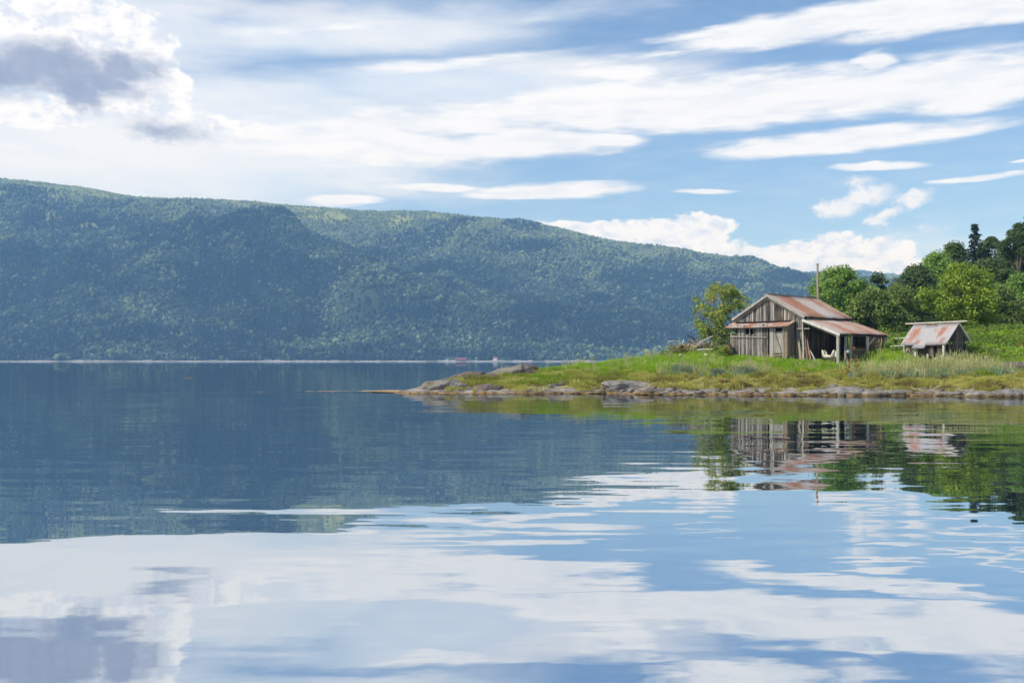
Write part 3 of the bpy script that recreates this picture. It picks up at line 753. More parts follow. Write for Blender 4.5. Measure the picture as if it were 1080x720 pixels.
# earth floor inside keeps to the ground sheet; a cross rail by the corner
mb = MB(); mb.beam((2.3, .14, 2.22), (3.35, .1, 2.2), .06, .07, .7); mb.build('cross_rail', 'weathered_wood', barn)

# boards and poles leaning on the barn corner
def leaner(a0, b0, a1, b1, z1, w_, h_, mat, tv, label, round_=False):
    x, y = bw(a0, b0); z0 = g(x, y)
    x1, y1 = bw(a1, b1); mb = MB()
    A, B = Vector((0, 0, -.05)), Vector((x1 - x, y1 - y, BZ + z1 - z0))
    if round_: mb.tube([A, A.lerp(B, .5) + Vector((.03, .01, 0)), B], [w_ / 2, w_ * .45, w_ * .35], tint=tv)
    else: mb.beam(A, B, w_, h_, tv, up=(V[0], V[1], 0))
    o = mb.build('leaning_pole' if round_ else 'leaning_board', mat); o.location = (x, y, z0)
    tag(o, label, 'pole' if round_ else 'board', 'timber leaning on the barn corner')
leaner(3.30, -.60, 2.80, .05, 2.45, .11, .11, 'silver_wood', .6, 'longest round pole leaning upright on the barn corner', True)
leaner(3.05, -.50, 2.45, .10, 1.5, .15, .03, 'pale_wood', .5, 'wide pale board leaning low on the barn corner')
leaner(3.60, -.55, 2.95, .05, 1.75, .14, .03, 'brown_wood', .6, 'reddish brown board leaning beside the long pole')
leaner(3.85, -.50, 3.10, .1, 1.45, .13, .03, 'brown_wood', 1.0, 'short brown board leaning furthest into the open lean-to')
leaner(4.35, -.55, 3.15, .1, 1.05, .09, .09, 'silver_wood', .6, 'thin stick slanting most steeply away from the barn corner', True)

# cream shell of a small tub or hull in the lean-to, on a block
def ss1(t): t = min(1, max(0, t)); return t * t * (3 - 2 * t)
def tub():
    a, b = 4.45, .75; x, y = bw(a, b); z0 = g(x, y)
    mb = MB(); mb.box((0, 0, .1), (1.0, .5, .3), .2)
    for s_ in (-1, 1): mb.box((s_ * .35, 0, .26), (.14, .6, .05), .6)
    o = mb.build('wooden_block', 'dark_or_shaded_wood'); o.location = (x, y, z0 - .05); o.rotation_euler.z = -TH
    tag(o, 'dark timber block under the cream tub in the lean-to', 'block')
    vs, fs = [], []; n, mm = 14, 10
    for sh in (1.0, .93):
        for i in range(n + 1):
            u = -1 + 2 * i / n; hh = .26 + .36 * ss1((abs(u) - .45) / .4); wdt = .30 * (1 - .4 * abs(u) ** 4); keel = .10 * abs(u) ** 4
            for j in range(mm + 1):
                v = math.pi * j / mm
                vs.append((u * .46 * (1 if sh == 1 else .94), -math.cos(v) * wdt * sh, hh + .03 - (math.sin(v) ** .7) * (hh - keel) * sh))
    W_ = mm + 1; M_ = (n + 1) * W_
    for q in range(2):
        for i in range(n):
            for j in range(mm):
                c_ = q * M_ + i * W_ + j; f = (c_, c_ + W_, c_ + W_ + 1, c_ + 1); fs.append(f if q else f[::-1])
    for i in range(n):
        for j in (0, mm): fs.append((i * W_ + j, (i + 1) * W_ + j, M_ + (i + 1) * W_ + j, M_ + i * W_ + j))
    for j in range(mm):
        for i in (0, n): fs.append((i * W_ + j, i * W_ + j + 1, M_ + i * W_ + j + 1, M_ + i * W_ + j))
    mb = MB(); mb.add(vs, fs, .5)
    o = mb.build('tub', 'cream_shell', None, True); o.location = (x, y, z0 + .24); o.rotation_euler.z = -TH + R(8)
    tag(o, 'cream tub with high flared ends standing in the dark lean-to', 'tub')
tub()
def float_(b, z, r_, mat, label):
    x, y = bw(5.68, b); root = empty('fishing_float', (x, y, BZ + z), 0, label, 'float', 'floats hanging on the lean-to posts')
    import bmesh
    bm = bmesh.new(); bmesh.ops.create_icosphere(bm, subdivisions=2, radius=r_); bmesh.ops.scale(bm, vec=(1, 1, 1.35), verts=bm.verts)
    me = bpy.data.meshes.new('ball'); bm.to_mesh(me); bm.free(); me.materials.append(MATS[mat]); o = bpy.data.objects.new('ball', me); C.objects.link(o); o.parent = root
    mb = MB(); mb.tube([(0, 0, r_), (-.02, 0, r_ + .3)], .012, 5); mb.build('rope', 'rope', root)
float_(1.04, .62, .10, 'white_plastic', 'white float hanging low on the second lean-to post')
float_(1.80, .84, .10, 'orange_plastic', 'orange float hanging on the third lean-to post')
def small_junk():
    for i, (a, b, h_, r_, mat, lb) in enumerate(((5.75, .75, .55, .13, 'pink_debris', 'pinkish sack standing between the first two lean-to posts'), (5.72, 1.45, .5, .15, 'hessian', 'brown sack standing between the second and third lean-to posts'))):
        x, y = bw(a, b); z0 = g(x, y); mb = MB()
        mb.tube([(0, 0, -.05), (0, 0, .12), (.01, .01, h_ * .6), (0, 0, h_ * .85), (.02, 0, h_)], [r_ * .8, r_, r_ * .95, r_ * .5, r_ * .3], 9)
        o = mb.build('sack', mat, None, True); o.location = (x, y, z0); tag(o, lb, 'sack')
small_junk()
def drum():
    x, y = bw(-2.62, -1.05); root = empty('oil_drum', (x, y, g(x, y)), 0, 'rusty red-brown drum standing at the left foot of the barn', 'drum')
    mb = MB(); prof = [(.0, .0), (.29, .0), (.29, .27), (.305, .29), (.29, .31), (.29, .57), (.305, .59), (.29, .61), (.29, .86), (.3, .88)]
    mb.tube([(0, 0, z_) for _, z_ in prof[1:]], [r_ for r_, _ in prof[1:]], 18, .8); mb.build('barrel', 'rust', root, False)
    mb = MB(); mb.tube([(0, 0, .885), (0, 0, .9)], .27, 18, .3); mb.build('lid', 'rust', root)
drum()

# ------------------------------------------------------------------ utility pole behind the barn
x, y = .3071 * 77.6, 77.6; z0 = g(x, y)
pole = empty('utility_pole', (x, y, z0), 0, 'tall bare wooden pole standing behind the barn ridge', 'pole')
mb = MB(); mb.tube([(0, 0, -.3), (0.02, 0, 4), (-.02, 0, 9.42 - z0)], [.10, .09, .075], 10, .6); mb.build('shaft', 'pale_wood', pole)
mb = MB(); mb.tube([(-.02, 0, 9.42 - z0), (-.02, 0, 9.5 - z0), (-.02, 0, 9.58 - z0)], [.10, .10, .04], 10, .2); mb.build('cap', 'rust', pole)

# ------------------------------------------------------------------ the small shed
PH = R(58); SX, SY = 28.66, 66.0; SZ = 1.9
shed = empty('small_shed', (SX, SY, SZ), -PH, 'small collapsing shed with a pale tin roof and rust patches', 'shed')
SW, SD = 3.2, 2.35; S_E, S_R = 1.22, 2.62     # local x runs from -SW to 0 along the eave, y is depth
def sg(a, b):
    return g(SX + a * math.cos(PH) + b * math.sin(PH), SY - a * math.sin(PH) + b * math.cos(PH)) - SZ
mb = MB(); sheets(mb, -.12, S_E - .08, 1.4, S_R, -SW - .12, -2.28, [.12], axis='y', sag=0, jag=.02)
sheets(mb, -.30, S_E - .30, 1.3, S_R - .09, -2.28, -1.35, [.0], axis='y', sag=0, jag=.0)
sheets(mb, -.10, S_E - .08, 1.4, S_R, -1.4, .14, [.12, .05], axis='y', sag=0, jag=.02)
mb.build('roof', 'shed_sheet', shed, True)
mb = MB(); sheets(mb, SD + .2, S_E + .2, 1.4, S_R, -SW - .1, .1, [.3, .5, .3, .4], axis='y', sag=.03); mb.build('roof', 'shed_sheet', shed, True)
mb = MB(); mb.beam((-SW - .75, 1.38, S_R + .06), (.75, 1.42, S_R + .10), .10, .07, .95); mb.build('ridge_board', 'silver_wood', shed)
mb = MB(); mb.beam((.16, 1.4, S_R - .03), (.16, SD + .4, S_E + .08), .04, .12, .95); mb.build('barge_board', 'silver_wood', shed)
mb = MB(); mb.beam((.1, 1.4, S_R - .08), (.1, -.05, S_E - .12), .04, .08, .5); mb.build('barge_board', 'weathered_wood', shed)
for b, z_ in ((-.2, S_E - .12), (.35, S_E + .42)):
    mb = MB(); mb.beam((-SW - .95, b, z_), (-SW + .3, b, z_ + .02), .05, .05, .95); mb.build('roof_batten', 'silver_wood', shed)
mb = MB(); planks(mb, (0, .55), (0, SD), lambda t: sg(0, .5 + t) - .3, lambda t: S_R - abs(t + .55 - 1.4) * (S_R - S_E) / 1.4 - .1, wd=.2, gap=.03); mb.build('end_wall', 'dark_or_shaded_wood', shed)  # darker boards than the other end: shade on this side painted in
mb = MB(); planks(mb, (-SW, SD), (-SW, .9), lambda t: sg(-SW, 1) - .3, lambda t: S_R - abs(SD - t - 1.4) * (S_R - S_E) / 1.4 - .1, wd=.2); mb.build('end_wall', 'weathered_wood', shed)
mb = MB(); planks(mb, (0, SD), (-SW, SD), lambda t: sg(-1, SD) - .3, lambda t: S_E, wd=.22); mb.build('back_wall', 'dark_or_shaded_wood', shed)
for a, wd_, tv, top in ((-.06, .13, .75, S_E - .1), (-2.15, .17, .95, S_E - .25), (-SW + .15, .11, .8, S_E - .1), (-1.25, .12, .6, .55)):
    mb = MB(); mb.beam((a, .0, sg(a, 0) - .3), (a + random.uniform(-.05, .03), 0, top), wd_, wd_, tv); mb.build('post', 'silver_wood', shed)
mb = MB(); planks(mb, (-SW + .35, .12), (-2.2, .12), lambda t: .35 - .3 * t, lambda t: S_E - .1, wd=.3); planks(mb, (-2.0, .14), (-.2, .14), lambda t: .5 - .15 * t, lambda t: S_E - .15, wd=.3, miss=.08)
mb.build('hanging_boards', 'dark_or_shaded_wood', shed)
mb = MB(); mb.beam((-.75, -.12, .18), (.05, -.1, .45), .05, .1, .95); mb.build('loose_rail', 'silver_wood', shed)
mb = MB(); mb.beam((.05, .02, S_E - .1), (-SW, .02, S_E - .1), .09, .09, .3); mb.build('plate_beam', 'weathered_wood', shed)
mb = MB(); mb.beam((-SW - .05, -.1, sg(-SW, 0) - .2), (-SW + .5, .1, S_E - .2), .08, .05, .7); mb.build('brace', 'silver_wood', shed)

# ------------------------------------------------------------------ far shore buildings
def farm(name, px, y, L, D, hw, hr, wall, roof, label, cat, rz=0.0):
    x = (px - 540) / F * y; s = y - float(far_shore(x)); z0 = float(hill_z(np.float64(x), np.float64(s)))
    root = empty(name, (x, y, z0), rz, label, cat, 'farm buildings on the far shore'); mb = MB()
    mb.hexa([(-L / 2, -D / 2, -1), (L / 2, -D / 2, -1), (L / 2, D / 2, -1), (-L / 2, D / 2, -1), (-L / 2, -D / 2, hw), (L / 2, -D / 2, hw), (L / 2, D / 2, hw), (-L / 2, D / 2, hw)], .5)
    mb.add([(-L / 2, -D / 2, hw), (-L / 2, D / 2, hw), (-L / 2, 0, hr - .2)], [(0, 2, 1)]); mb.add([(L / 2, -D / 2, hw), (L / 2, D / 2, hw), (L / 2, 0, hr - .2)], [(0, 1, 2)])
    mb.build('wall', wall, root); mb = MB()
    for s_ in (-1, 1):
        q = D / 2 + .5; a, b = (0, 0, hr), (0, s_ * q, hw - .25)
        P_ = [(-L / 2 - .4, b[1], b[2]), (L / 2 + .4, b[1], b[2]), (L / 2 + .4, 0, hr), (-L / 2 - .4, 0, hr)]
        if s_ > 0: P_ = [P_[1], P_[0], P_[3], P_[2]]
        mb.hexa([(p_[0], p_[1], p_[2] - .15) for p_ in P_] + P_, .5)
    mb.build('roof', roof, root)
    for i in range(max(2, int(L / 4))):
        wx = -L / 2 + (i + .5) * L / max(2, int(L / 4)); mb = MB(); mb.box((wx, -D / 2 - .03, 1.7), (1.0, .08, 1.1), .5); mb.build('window', 'dark_glass', root)
farm('red_boathouse', 486, 1524, 16, 7, 2.4, 4.2, 'red_paint', 'red_paint', 'long red building on the far shore, the longest of the farm buildings', 'building', R(4))
farm('white_cottage', 522.5, 1528, 6, 5, 2.8, 4.8, 'white_paint', 'red_paint', 'white cottage with a red roof on the far shore beside the headland', 'house', R(-8))
farm('white_boathouse', 472, 1520, 4, 5, 2.8, 4.4, 'white_paint', 'slate_roof', 'tiny white hut on the far shore next to the long red building', 'hut', R(10))
farm('grey_barn', 173, 1526, 9, 6, 3.0, 5.0, 'white_paint', 'slate_roof', 'small pale house by the far waterline under the hillside clearing', 'house', R(5))

# ------------------------------------------------------------------ trees and shrubs
def leaf_quads(cent, rad, per, size, rg, flat=.75, asp=.6):
    """leaf-sized faces spread through clusters; cent (n,3), rad (n,), per leaves each"""
    n = len(cent); c = np.repeat(cent, per, 0); r_ = np.repeat(rad, per)
    d = rg.normal(size=(n * per, 3)); d /= np.linalg.norm(d, axis=1)[:, None]
    q = c + d * (r_ * rg.random(n * per) ** .45)[:, None] * np.array([1, 1, flat])
    nrm = d * .5 + rg.normal(size=d.shape) * .6 + np.array([0, 0, .55]); nrm /= np.linalg.norm(nrm, axis=1)[:, None]
    t = np.cross(nrm, rg.normal(size=d.shape)); t /= np.linalg.norm(t, axis=1)[:, None]; b = np.cross(nrm, t)
    s = (size * rg.uniform(.6, 1.35, n * per))[:, None]
    P_ = np.stack([q - t * s, q - b * s * asp, q + t * s, q + b * s * asp], 1).reshape(-1, 3)
    return P_, np.arange(len(P_)).reshape(-1, 4)
def tree(name, px, y, top, wpx, mat, label, nc=75, per=150, leaf=.13, low=.12, shape='round', seed=0, group=None, trunk_r=None, z_base=None, open_=.16, lean=0.0):
    rg = np.random.default_rng(1000 + seed); rr = random.Random(seed)
    x = (px - 540) / F * y; z0 = g(x, y) if z_base is None else z_base
    H = CAMZ + (HZ - top) / F * y - z0; Wd = wpx / F * y
    root = empty(name, (x, y, z0), 0, label, 'tree', group)
    lobes = [(rr.uniform(0, 6.28), rr.uniform(.25, .95), rr.uniform(.1, .32)) for _ in range(7)]
    cs = []
    while len(cs) < nc:
        h = low + (1 - low) * rr.random(); a = rr.uniform(0, 6.28)
        t = (h - low) / (1 - low)
        if shape == 'round': e = math.sqrt(max(0, 1 - (1.9 * (t - .47)) ** 2)) if t > .47 else (.55 + .45 * math.sin(t / .47 * math.pi / 2))
        elif shape == 'tall': e = (min(1, t / .25) * .35 + .65) * math.sqrt(max(0, 1 - t ** 2.4))
        else: e = .6 + .4 * t if t < .8 else math.sqrt(max(0, 1 - ((t - .8) / .22) ** 2))
        for la, lh, lw in lobes:
            dd = math.cos(a - la); e *= 1 + lw * max(0, dd) * math.exp(-((t - lh) / .18) ** 2) - .012
        rad = e * Wd / 2 * (1 - open_ * .6) * (rr.random() ** .38)
        cs.append((math.cos(a) * rad + lean * t, math.sin(a) * rad, h * H - Wd * .05))
    cs = np.array(cs); rads = Wd * open_ * rg.uniform(.55, 1.2, nc)
    P_, Q_ = leaf_quads(cs, rads, per, leaf, rg)
    np_mesh('crown', P_, Q_, mat, root)
    mb = MB(); tr = trunk_r or H * .02
    tp = Vector((lean * .7, 0, H * .8)); pts = [Vector((0, 0, -.3)), Vector((rr.uniform(-.05, .05) * H * .3, 0, H * .3)), Vector((lean * .4, rr.uniform(-.1, .1), H * .55)), tp]
    mb.tube(pts, [tr * 1.2, tr, tr * .6, tr * .2], 8, .5)
    mb.build('trunk', 'bark', root, True); mb = MB()
    for i in range(0, nc, 2):
        c_ = Vector(cs[i]); zz_ = min(c_.z * .75, H * .7) * rr.uniform(.6, 1); f = zz_ / (H * .8)
        st = Vector((lean * .6 * f, 0, zz_)); mid = st.lerp(c_, .5) + Vector((0, 0, .06 * H))
        mb.tube([st, mid, c_], [tr * .32, tr * .2, tr * .07], 4, .5, cap=False)
    mb.build('limbs', 'bark', root, True)
    return root
def spruce(px, y, top, wpx, label, seed=0, group=None, z_base=None):
    rg = np.random.default_rng(2000 + seed); rr = random.Random(seed)
    x = (px - 540) / F * y; z0 = g(x, y) if z_base is None else z_base
    H = CAMZ + (HZ - top) / F * y - z0; Wd = wpx / F * y
    root = empty('spruce_tree', (x, y, z0), 0, label, 'tree', group)
    mb = MB(); mb.tube([(0, 0, -.3), (0, 0, H * .5), (0, 0, H * .98)], [H * .016, H * .009, .02], 7, .3); mb.build('trunk', 'bark', root)
    C_, R_ = [], []; mb = MB()
    z = H * .06
    while z < H * .985:
        t = z / H; L = Wd / 2 * (1 - t) ** .78 * rr.uniform(.8, 1.15) + .12; nb = max(4, int(9 * (1 - t) + 3))
        for i in range(nb):
            a = rr.uniform(0, 6.28); l_ = L * rr.uniform(.65, 1.1); n_ = max(2, int(l_ / .35))
            for j in range(n_):
                q = (j + .7) / n_; C_.append((math.cos(a) * l_ * q, math.sin(a) * l_ * q, z - l_ * .32 * q + .1 * l_ * q * q + rr.uniform(-.05, .05))); R_.append(.24 * (1.15 - .5 * q))
            mb.tube([(0, 0, z), (math.cos(a) * l_ * .95, math.sin(a) * l_ * .95, z - l_ * .25)], [.035, .01], 4, .2, cap=False)
        z += H * .018 + .16 * (1 - t)
    P_, Q_ = leaf_quads(np.array(C_), np.array(R_) * 1.25, 20, .15, rg, flat=.5, asp=.4)
    np_mesh('crown', P_, Q_, 'needles', root); mb.build('limbs', 'bark', root)
    return root
def bush(name, px, y, top, wpx, mat, label, seed=0, nc=16, per=110, leaf=.07, group=None, cat='bush'):
    rg = np.random.default_rng(3000 + seed)
    x = (px - 540) / F * y; z0 = g(x, y); H = max(.3, CAMZ + (HZ - top) / F * y - z0); Wd = wpx / F * y
    root = empty(name, (x, y, z0), 0, label, cat, group)
    a = rg.uniform(0, 6.28, nc); r_ = Wd / 2 * .72 * np.sqrt(rg.random(nc)); h = H * (.12 + .72 * rg.random(nc)) * (1 - .5 * (r_ / (Wd / 2)) ** 2)
    cs = np.stack([np.cos(a) * r_, np.sin(a) * r_, h], -1)
    P_, Q_ = leaf_quads(cs, np.full(nc, min(Wd * .2, H * .35)) * rg.uniform(.6, 1.2, nc), per, leaf, rg)
    np_mesh('foliage', P_, Q_, mat, root)
    mb = MB()
    for i in range(0, nc, 2): mb.tube([(0, 0, -.1), tuple(cs[i] * .5 + np.array([0, 0, .1])), tuple(cs[i])], [.03, .02, .008], 4, .5, cap=False)
    mb.build('stems', 'bark', root)
    return root

tree('rowan_tree', 761, 79, 298, 60, 'leaf_rowan', 'small airy rowan with reddish tinted leaves left of the barn', nc=110, per=60, leaf=.11, low=.14, seed=3, open_=.12, shape='round', trunk_r=.1)
GT = 'broadleaf trees along the wood edge behind the barn'
TREES = [  # px, distance, top row, width, leaf, label, options
 (885, 92, 283, 74, 'leaf_green', 'round green tree right behind the barn beside the tall pole', dict(nc=110, low=.02, seed=5)),
 (922, 112, 288, 40, 'leaf_dark', 'dark small-crowned tree showing above the gap right of the pole tree', dict(nc=60, low=.02, seed=6)),
 (922, 88, 306, 58, 'leaf_olive', 'low grey-green willow behind the lean-to roof', dict(nc=90, low=.0, seed=7)),
 (948, 96, 301, 50, 'leaf_olive', 'olive tree between the low willow and the dark tall tree', dict(nc=80, low=.02, seed=8)),
 (966, 104, 281, 60, 'leaf_dark', 'dark green tree rising behind the tin roof of the small shed', dict(nc=110, low=.02, seed=9)),
 (990, 110, 267, 62, 'leaf_green', 'tall rounded green tree left of the bright yellow-green one', dict(nc=110, low=.02, seed=10, leaf=.14)),
 (1016, 86, 279, 70, 'leaf_bright', 'bright yellow-green tree above the small shed', dict(nc=120, low=.0, seed=11, leaf=.12)),
 (1052, 92, 302, 52, 'leaf_olive', 'mid green bushy tree right of the bright tree above the meadow', dict(nc=90, low=.0, seed=12)),
 (1046, 112, 272, 60, 'leaf_dark', 'dark broad tree under the spruce on the right', dict(nc=110, low=.02, seed=13, leaf=.15)),
 (1077, 100, 290, 56, 'leaf_green', 'green tree at the right border above the meadow', dict(nc=100, low=.0, seed=14)),
 (1008, 128, 258, 44, 'leaf_dark', 'dark tree crown just left of the spruce top', dict(nc=120, low=.0, seed=15, leaf=.16, open_=.19)),
 (1046, 130, 251, 44, 'leaf_dark', 'ragged dark tree crown just right of the spruce top', dict(nc=120, low=.0, seed=16, leaf=.16, open_=.19)),
 (1074, 122, 236, 38, 'leaf_dark', 'tallest dark tree by the right border against the sky', dict(nc=120, low=.0, seed=17, leaf=.15, open_=.19)),
 (1070, 132, 262, 60, 'leaf_olive', 'greyish tree behind the tall dark tree by the right border', dict(nc=90, low=.05, seed=18, leaf=.16)),
 (905, 106, 298, 60, 'leaf_olive', 'tree filling the wood edge between the pole tree and the low willow', dict(nc=80, low=.0, seed=19)),
 (1030, 104, 296, 60, 'leaf_green', 'leafy tree behind the right half of the bright tree', dict(nc=80, low=.0, seed=20)),
]
for px, y, top, wd_, mt, lb, kw in TREES:
    tree('birch_tree' if mt == 'leaf_bright' else 'broadleaf_tree', px, y, top, wd_, mt, lb, group=GT, per=170, **kw)
for i, (px, y, top, wd_) in enumerate(((905, 100, 312, 66), (940, 112, 306, 60), (975, 124, 292, 60), (1010, 140, 286, 60), (1050, 146, 278, 60), (1100, 140, 270, 66), (1150, 134, 275, 66), (1200, 120, 285, 70), (1260, 108, 285, 80), (1320, 98, 290, 80))):
    tree('broadleaf_tree', px, y, top, wd_, ('leaf_green', 'leaf_olive', 'leaf_dark')[i % 3], 'tree of the wood almost wholly hidden behind the front row', nc=70, per=90, leaf=.2, low=.0, seed=80 + i, group='hidden back row of the wood')
for i, (px, y, top, wd_, mt) in enumerate(((1120, 96, 285, 70, 'leaf_green'), (1165, 100, 270, 70, 'leaf_olive'), (1125, 122, 262, 70, 'leaf_dark'), (1210, 96, 290, 80, 'leaf_green'), (850, 118, 318, 60, 'leaf_green'))):
    tree('broadleaf_tree', px, y, top, wd_, mt, ('green tree just past the right border', 'olive tree further past the right border', 'dark tree behind the ones past the right border', 'wide green tree furthest past the right border', 'low tree hidden behind the barn roof')[i], nc=80, per=120, leaf=.16, low=.02, seed=40 + i)
spruce(1028, 122, 235, 56, 'dark pointed spruce standing above the broadleaf crowns', 1)
spruce(1083, 134, 226, 46, 'dark spruce top cut by the right border', 2)

bush('leafy_bush', 760, 71.6, 362, 22, 'leaf_shrub', 'bright yellow-green bush at the left foot of the barn', 1, nc=16, per=120, leaf=.055)
GB = 'bushes around the small shed and meadow'
for i, (px, y, top, wd_, mt, lb) in enumerate((
    (945, 69.5, 352, 22, 'leaf_green', 'green bush at the end of the lean-to wall'), (955, 70.5, 357, 30, 'leaf_green', 'dark bush between the lean-to and the small shed'),
    (936, 80, 342, 26, 'leaf_shrub', 'yellow-green bush behind the far end of the lean-to'), (1022, 70, 361, 20, 'leaf_green', 'bush against the shaded end wall of the small shed'),
    (1034, 80, 346, 34, 'leaf_shrub', 'rounded light bush on the meadow behind the small shed'), (1058, 74, 368, 40, 'leaf_green', 'wide dark green bush on the lower meadow slope'),
    (1030, 71, 372, 26, 'leaf_olive', 'low grey-green bush right of the small shed'), (1075, 78, 352, 36, 'leaf_shrub', 'light leafy bush high on the meadow by the right border'),
    (719, 73.2, 361, 30, 'dry_brush', 'dry brown bush on the left of the brush pile'), (703, 74, 369, 20, 'leaf_olive', 'low olive bush left of the brush pile'),
    (743, 75, 358, 30, 'dry_brush', 'tangled brown brush in the middle of the driftwood pile'), (964, 70, 372, 18, 'leaf_green', 'small bush at the left foot of the small shed'))):
    bush('bush', px, y, top, wd_, mt, lb, 10 + i, nc=14, per=110, leaf=.07, group=GB)
def tussock(px, y, top, wpx, label, seed):
    rg = np.random.default_rng(seed); x = (px - 540) / F * y; z0 = g(x, y); H = CAMZ + (HZ - top) / F * y - z0; Wd = wpx / F * y
    vs, q = [], []
    for i in range(900):
        a = rg.uniform(0, 6.28); r0 = rg.random() ** .6 * Wd * .42; l_ = H * rg.uniform(.55, 1.05); ln = rg.uniform(.1, .5) * l_
        bx, by = math.cos(a) * r0, math.sin(a) * r0; tx, ty = math.cos(a) * ln, math.sin(a) * ln; w_ = .012; b = len(vs); ca, sa = -math.sin(a + rg.normal()), math.cos(a + rg.normal())
        vs += [(bx - ca * w_, by - sa * w_, -.05), (bx + ca * w_, by + sa * w_, -.05), (bx + tx * .5 + ca * w_, by + ty * .5 + sa * w_, l_ * .7), (bx + tx * .5 - ca * w_, by + ty * .5 - sa * w_, l_ * .7), (bx + tx, by + ty, l_ * .98), (bx + tx + .004, by + ty, l_)]
        q += [(b, b + 1, b + 2, b + 3), (b + 3, b + 2, b + 5, b + 4)]
    o = np_mesh('grass_tussock', np.array(vs), np.array(q), 'tussock_blue'); o.location = (x, y, z0)
    tag(o, label, 'grass tuft', 'blue-green grass tussocks on the bank')
tussock(722, 63.8, 384, 30, 'wide blue-green grass tussock below the brush pile', 1)
tussock(786, 63.5, 386, 26, 'blue-green grass tussock below the barn front', 2)
tussock(757, 63.0, 388, 12, 'small dark tussock between the two wide ones', 3)
def stalk_plant(px, y, top, label, seed, mat, head, cat, name, group):
    rg = np.random.default_rng(seed); x = (px - 540) / F * y; z0 = g(x, y); H = CAMZ + (HZ - top) / F * y - z0
    root = empty(name, (x, y, z0), 0, label, cat, group); mb = MB(); cs = []
    for i in range(4):
        a = rg.uniform(0, 6.28); t_ = (math.cos(a) * .14, math.sin(a) * .14, H * rg.uniform(.75, 1)); mb.tube([(0, 0, -.05), (t_[0] * .4, t_[1] * .4, t_[2] * .5), t_], [.012, .01, .006], 4, .5)
        cs += [t_] + ([] if head else [(t_[0] * .7, t_[1] * .7, t_[2] * .7), (t_[0] * .4, t_[1] * .4, t_[2] * .4)])
    mb.build('stem', 'leaf_dock' if not head else 'leaf_green', root)
    if head:
        for c_ in cs: P_, Q_ = leaf_quads(np.array([c_]), np.array([.10]), 26, .04, rg, flat=.35); np_mesh('flower_head', P_, Q_, mat, root)
    else:
        for c_ in cs: P_, Q_ = leaf_quads(np.array([c_]), np.array([.09]), 14, .04, rg, flat=1.3); np_mesh('seed_head', P_, Q_, mat, root)
for i, (px, y, top, lb) in enumerate(((894, 62, 381, 'rust-red dock plant on the bank below the open lean-to'), (904, 61.8, 379, 'taller rust-red dock plant just right of its neighbour'))):
    stalk_plant(px, y, top, lb, 60 + i, 'leaf_dock', False, 'weed', 'dock_plant', 'dock plants on the bank')
for i, (px, y, top, lb) in enumerate(((1044, 77, 354, 'leftmost white umbel flower on the meadow'), (1050, 78, 353.5, 'second white umbel flower from the left on the meadow'), (1061, 78, 352.5, 'rightmost white umbel flower on the meadow'), (1054, 75.5, 359, 'lower white umbel flower in the middle of the meadow'))):
    stalk_plant(px, y, top, lb, 70 + i, 'petals', True, 'flower', 'flowering_plant', 'white flowers on the meadow')

# ------------------------------------------------------------------ rocks
def rock(name, px, y, top_py, wm, dm, mat, label, seed, hm=None, rot=0, sub=4, cat='rock', group=None, sharp=1.0, zc=None, tilt=0.0):
    import bmesh
    x = (px - 540) / F * y; ztop = CAMZ - (top_py - HZ) / F * y
    h = hm or max(.25, (ztop - g(x, y)) * 1.0 + .5)
    bm = bmesh.new(); bmesh.ops.create_icosphere(bm, subdivisions=sub, radius=1); off = Vector((seed * 13.7, seed * 7.1, seed * 3.3))
    for v in bm.verts:
        d = v.co.normalized(); q = Vector((d.x * wm / 2, d.y * dm / 2, d.z * h / 2))
        s_ = q * 1.0 + off
        a = mn.noise(s_ * .8) * .28 + mn.noise(s_ * 2.0) * .13 + mn.noise(s_ * 4.7) * .06
        cl = mn.voronoi(Vector((s_.x * .9, s_.y * .9, s_.z * 1.8)))[0]; a += (cl[1] - cl[0]) * .16 * sharp - .05
        e = Vector((abs(d.x) ** .8 * math.copysign(1, d.x), abs(d.y) ** .8 * math.copysign(1, d.y), abs(d.z) ** .75 * math.copysign(1, d.z)))
        v.co = Vector((e.x * wm / 2, e.y * dm / 2, e.z * h / 2)) * (1 + a)
        v.co.z += tilt * v.co.x
    me = bpy.data.meshes.new(name); bm.to_mesh(me); bm.free(); me.materials.append(MATS[mat])
    me.polygons.foreach_set('use_smooth', [False] * len(me.polygons))
    o = bpy.data.objects.new(name, me); C.objects.link(o); zt = max(v.co.z for v in me.vertices)
    o.location = (x, y, ztop - zt * .97); o.rotation_euler.z = R(rot)
    tag(o, label, cat, group); return o
rock('rock_outcrop', 462, 61.4, 399.5, 3.3, 2.4, 'rock', 'big pale humped rock at the tip of the headland', 1, hm=1.5, sub=5, tilt=.20)
rock('rock_outcrop', 497, 63.2, 392, 3.2, 1.8, 'dark_rock', 'dark rock lying right of the big pale one on the headland', 2, hm=1.5, sub=5, tilt=.14)
rock('rock_outcrop', 480, 62.8, 395.5, 2.8, 1.4, 'rock', 'grey rock squeezed between the pale hump and the dark rock', 4, hm=1.2, sub=4, tilt=.2)
rock('rock_outcrop', 530, 65.0, 384.5, 3.6, 2.0, 'rock', 'long tilted ledge leading up to the grass on the headland', 3, hm=1.1, sub=5, tilt=.26)
rock('rock_outcrop', 546, 64.6, 390, 2.6, 1.0, 'dark_rock', 'dark rock band in the grass above the headland ledge', 5, hm=.6, sub=4, tilt=.08)
rock('rock_outcrop', 507, 60.9, 404.5, 2.4, 1.2, 'dark_rock', 'low dark rock at the waterline right of the pale hump', 7, hm=.9, sub=4, tilt=.1)
rock('rock_outcrop', 556, 66.0, 384.0, 1.8, 1.0, 'dark_rock', 'small dark rock crest at the top of the headland', 6, hm=.8, sub=4)
GR = 'rock slabs along the shore'
